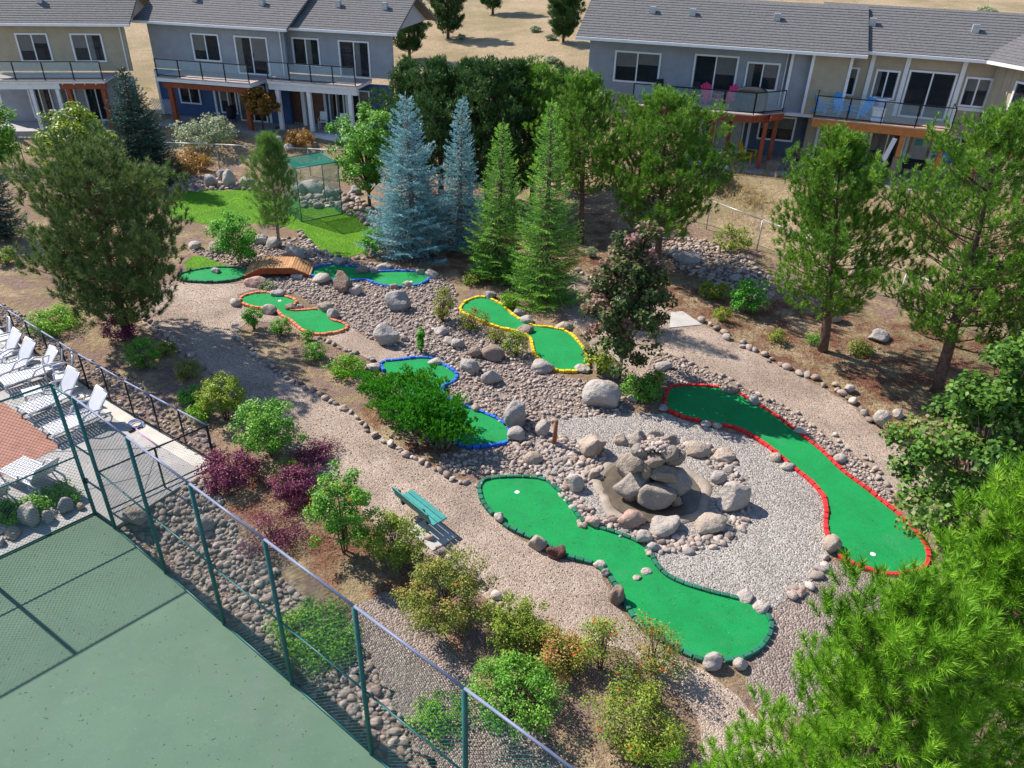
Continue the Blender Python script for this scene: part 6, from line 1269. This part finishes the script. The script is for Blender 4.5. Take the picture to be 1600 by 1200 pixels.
# ------------------------------------------------------------------ pool furniture
def lounger_proto(label):
    """White resin sun lounger: x runs from the foot (0) to the head, the back hinges at 1.25 m."""
    t = empty('sun_lounger', (0, 0, 0), 0, label, 'sun lounger', 'white sun loungers on the pool deck'); w = .33
    sl = MB().box(-.033, .033, -w + .03, w - .03, .30, .325).mesh('seat_slat', M['plastic'], bevel=.006)
    for k in range(15): link('seat_slat', sl, t, (.09 + k * .08, 0, 0))
    ca, sa = math.cos(math.radians(52)), math.sin(math.radians(52))
    b = MB().box(0, .70, -w + .04, w - .04, -.012, .018); link('backrest', b.mesh('backrest', M['plastic'], bevel=.01), t, (1.24, 0, .32), (0, -math.radians(52), 0))
    for s in (-1, 1):
        link('side_rail', MB().tube([(.02, s * w, .29), (.4, s * w, .31), (1.0, s * w, .31), (1.3, s * w, .32), (1.62, s * w, .28)], .026, 8).mesh('side_rail', M['plastic'], True), t)
        link('leg', MB().tube([(.10, s * w, .30), (.02, s * w, .16), (.10, s * w, .022), (.40, s * w, .022), (.62, s * w, .12), (.75, s * w, .30)], .024, 8).mesh('leg', M['plastic'], True), t)
        link('leg', MB().tube([(1.55, s * w, .30), (1.62, s * w, .14), (1.55, s * w, .022), (1.25, s * w, .022), (1.1, s * w, .2)], .024, 8).mesh('leg', M['plastic'], True), t)
        link('armrest', MB().tube([(.80, s * w, .32), (.92, s * (w + .03), .50), (1.15, s * (w + .04), .56), (1.42, s * (w + .02), .50)], .027, 8).mesh('armrest', M['plastic'], True), t)
        link('back_frame', MB().tube([(1.24, s * (w - .02), .32), (1.24 + .72 * ca, s * (w - .02), .32 + .72 * sa)], .022, 8).mesh('back_frame', M['plastic'], True), t)
    link('back_frame', MB().tube([(1.24 + .72 * ca, -w + .02, .32 + .72 * sa), (1.24 + .72 * ca, w - .02, .32 + .72 * sa)], .024, 8).mesh('back_frame', M['plastic'], True), t)
    return t
LB = [((76, 690), (158, 655), 'white sun lounger nearest the fence corner beside the pink handled pole'), ((38, 657), (122, 622), 'white sun lounger second from the fence corner with the armchairs behind its head'),
      ((4, 612), (80, 585), 'white sun lounger third from the fence corner behind the low white table'), ((-28, 604), (58, 572), 'white sun lounger fourth from the fence corner'), ((-50, 586), (44, 552), 'white sun lounger farthest from the fence corner cut by the left margin'),
      ((22, 738), (72, 768), 'white sun lounger seen from behind next to the court gate'), ((-45, 768), (6, 800), 'white sun lounger seen from behind at the left margin above the court boulders')]
proto = None
for i, (f, h_, lb) in enumerate(LB):
    a, b = at(*f, .045)[:2], at(*h_, .045)[:2]; o = lounger_proto(lb) if proto is None else copy_tree(proto)
    if proto is None: proto = o
    o['label'] = lb; dd = unit(b - a); o.location = (*a, .045); o.rotation_euler = (0, 0, math.atan2(dd[1], dd[0]) + (.0, .05, -.06, .03, -.04, .07, -.05)[i])
def armchair_proto(label):
    t = empty('garden_chair', (0, 0, 0), 0, label, 'chair', 'white resin armchairs on the pool deck')
    link('seat', MB().box(-.24, .24, -.24, .22, .40, .43).mesh('seat', M['plastic'], bevel=.01), t)
    bs = MB().box(-.22, -.15, 0, .022, 0, .56).mesh('back_slat', M['plastic'], bevel=.005)
    for k in range(5): link('back_slat', bs, t, (k * .092, .21, .42), (-.26, 0, 0))
    link('back_frame', MB().tube([(-.25, .2, .42), (-.25, .35, .98), (0, .37, 1.03), (.25, .35, .98), (.25, .2, .42)], .022, 8).mesh('back_frame', M['plastic'], True), t)
    for s in (-1, 1):
        link('armrest', MB().tube([(s * .27, -.24, .64), (s * .29, 0, .66), (s * .26, .26, .64)], .026, 8).mesh('armrest', M['plastic'], True), t)
        link('leg', MB().tube([(s * .27, -.24, .64), (s * .26, -.25, .4), (s * .28, -.28, 0)], .024, 8).mesh('leg', M['plastic'], True), t)
        link('leg', MB().tube([(s * .25, .24, .42), (s * .28, .34, 0)], .024, 8).mesh('leg', M['plastic'], True), t)
    return t
proto = None
for (px, py, rz, lb) in ((106, 604, 2.1, 'white armchair between the second lounger and the fence, nearer the corner'), (90, 590, 2.1, 'white armchair just behind the one nearer the fence corner'), (10, 545, 2.3, 'white armchair by the pool fence at the left margin')):
    o = armchair_proto(lb) if proto is None else copy_tree(proto); proto = proto or o; o['label'] = lb; p = at(px, py, .045); o.location = (*p[:2], .045); o.rotation_euler = (0, 0, rz + math.pi)
p = at(56, 628, .045); tb = empty('side_table', (*p[:2], .045), .7, 'low white resin side table beside the sun loungers', 'table')
link('table_top', MB().box(-.24, .24, -.24, .24, .36, .39).mesh('table_top', M['plastic'], bevel=.01), tb)
for sx in (-1, 1):
    for s in (-1, 1): link('leg', MB().bar((sx * .19, s * .19, .36), (sx * .22, s * .22, 0), .035, .035, (1, 0, 0)).mesh('leg', M['plastic']), tb)
a, b = at(213, 671, .06), at(240, 692, .06); pole = empty('pool_brush', (*a[:2], .045), math.atan2(b[1] - a[1], b[0] - a[0]), 'pink handled pool brush lying on the deck by the fence', 'pool brush')
link('handle', MB().tube([(0, 0, .03), (np.linalg.norm(b - a) * 1.3, 0, .03)], .018, 8).mesh('handle', mat('pink_pole', (.72, .33, .55)), True), pole)
link('brush_head', MB().box(-.09, 0, -.2, .2, .0, .05).mesh('brush_head', M['black'], bevel=.01), pole)
for i in range(3): link('hose_loop', MB().tube([(.0 - .32 + .2 * math.cos(t) + i * .07, .12 + .17 * math.sin(t), .02 + .012 * i) for t in np.linspace(0, 6.1, 18)], .014, 6).mesh('hose_loop', mat('hose_blue', (.2, .23, .42)) if i == 0 else pole.children[2].data.materials[0], True), pole)
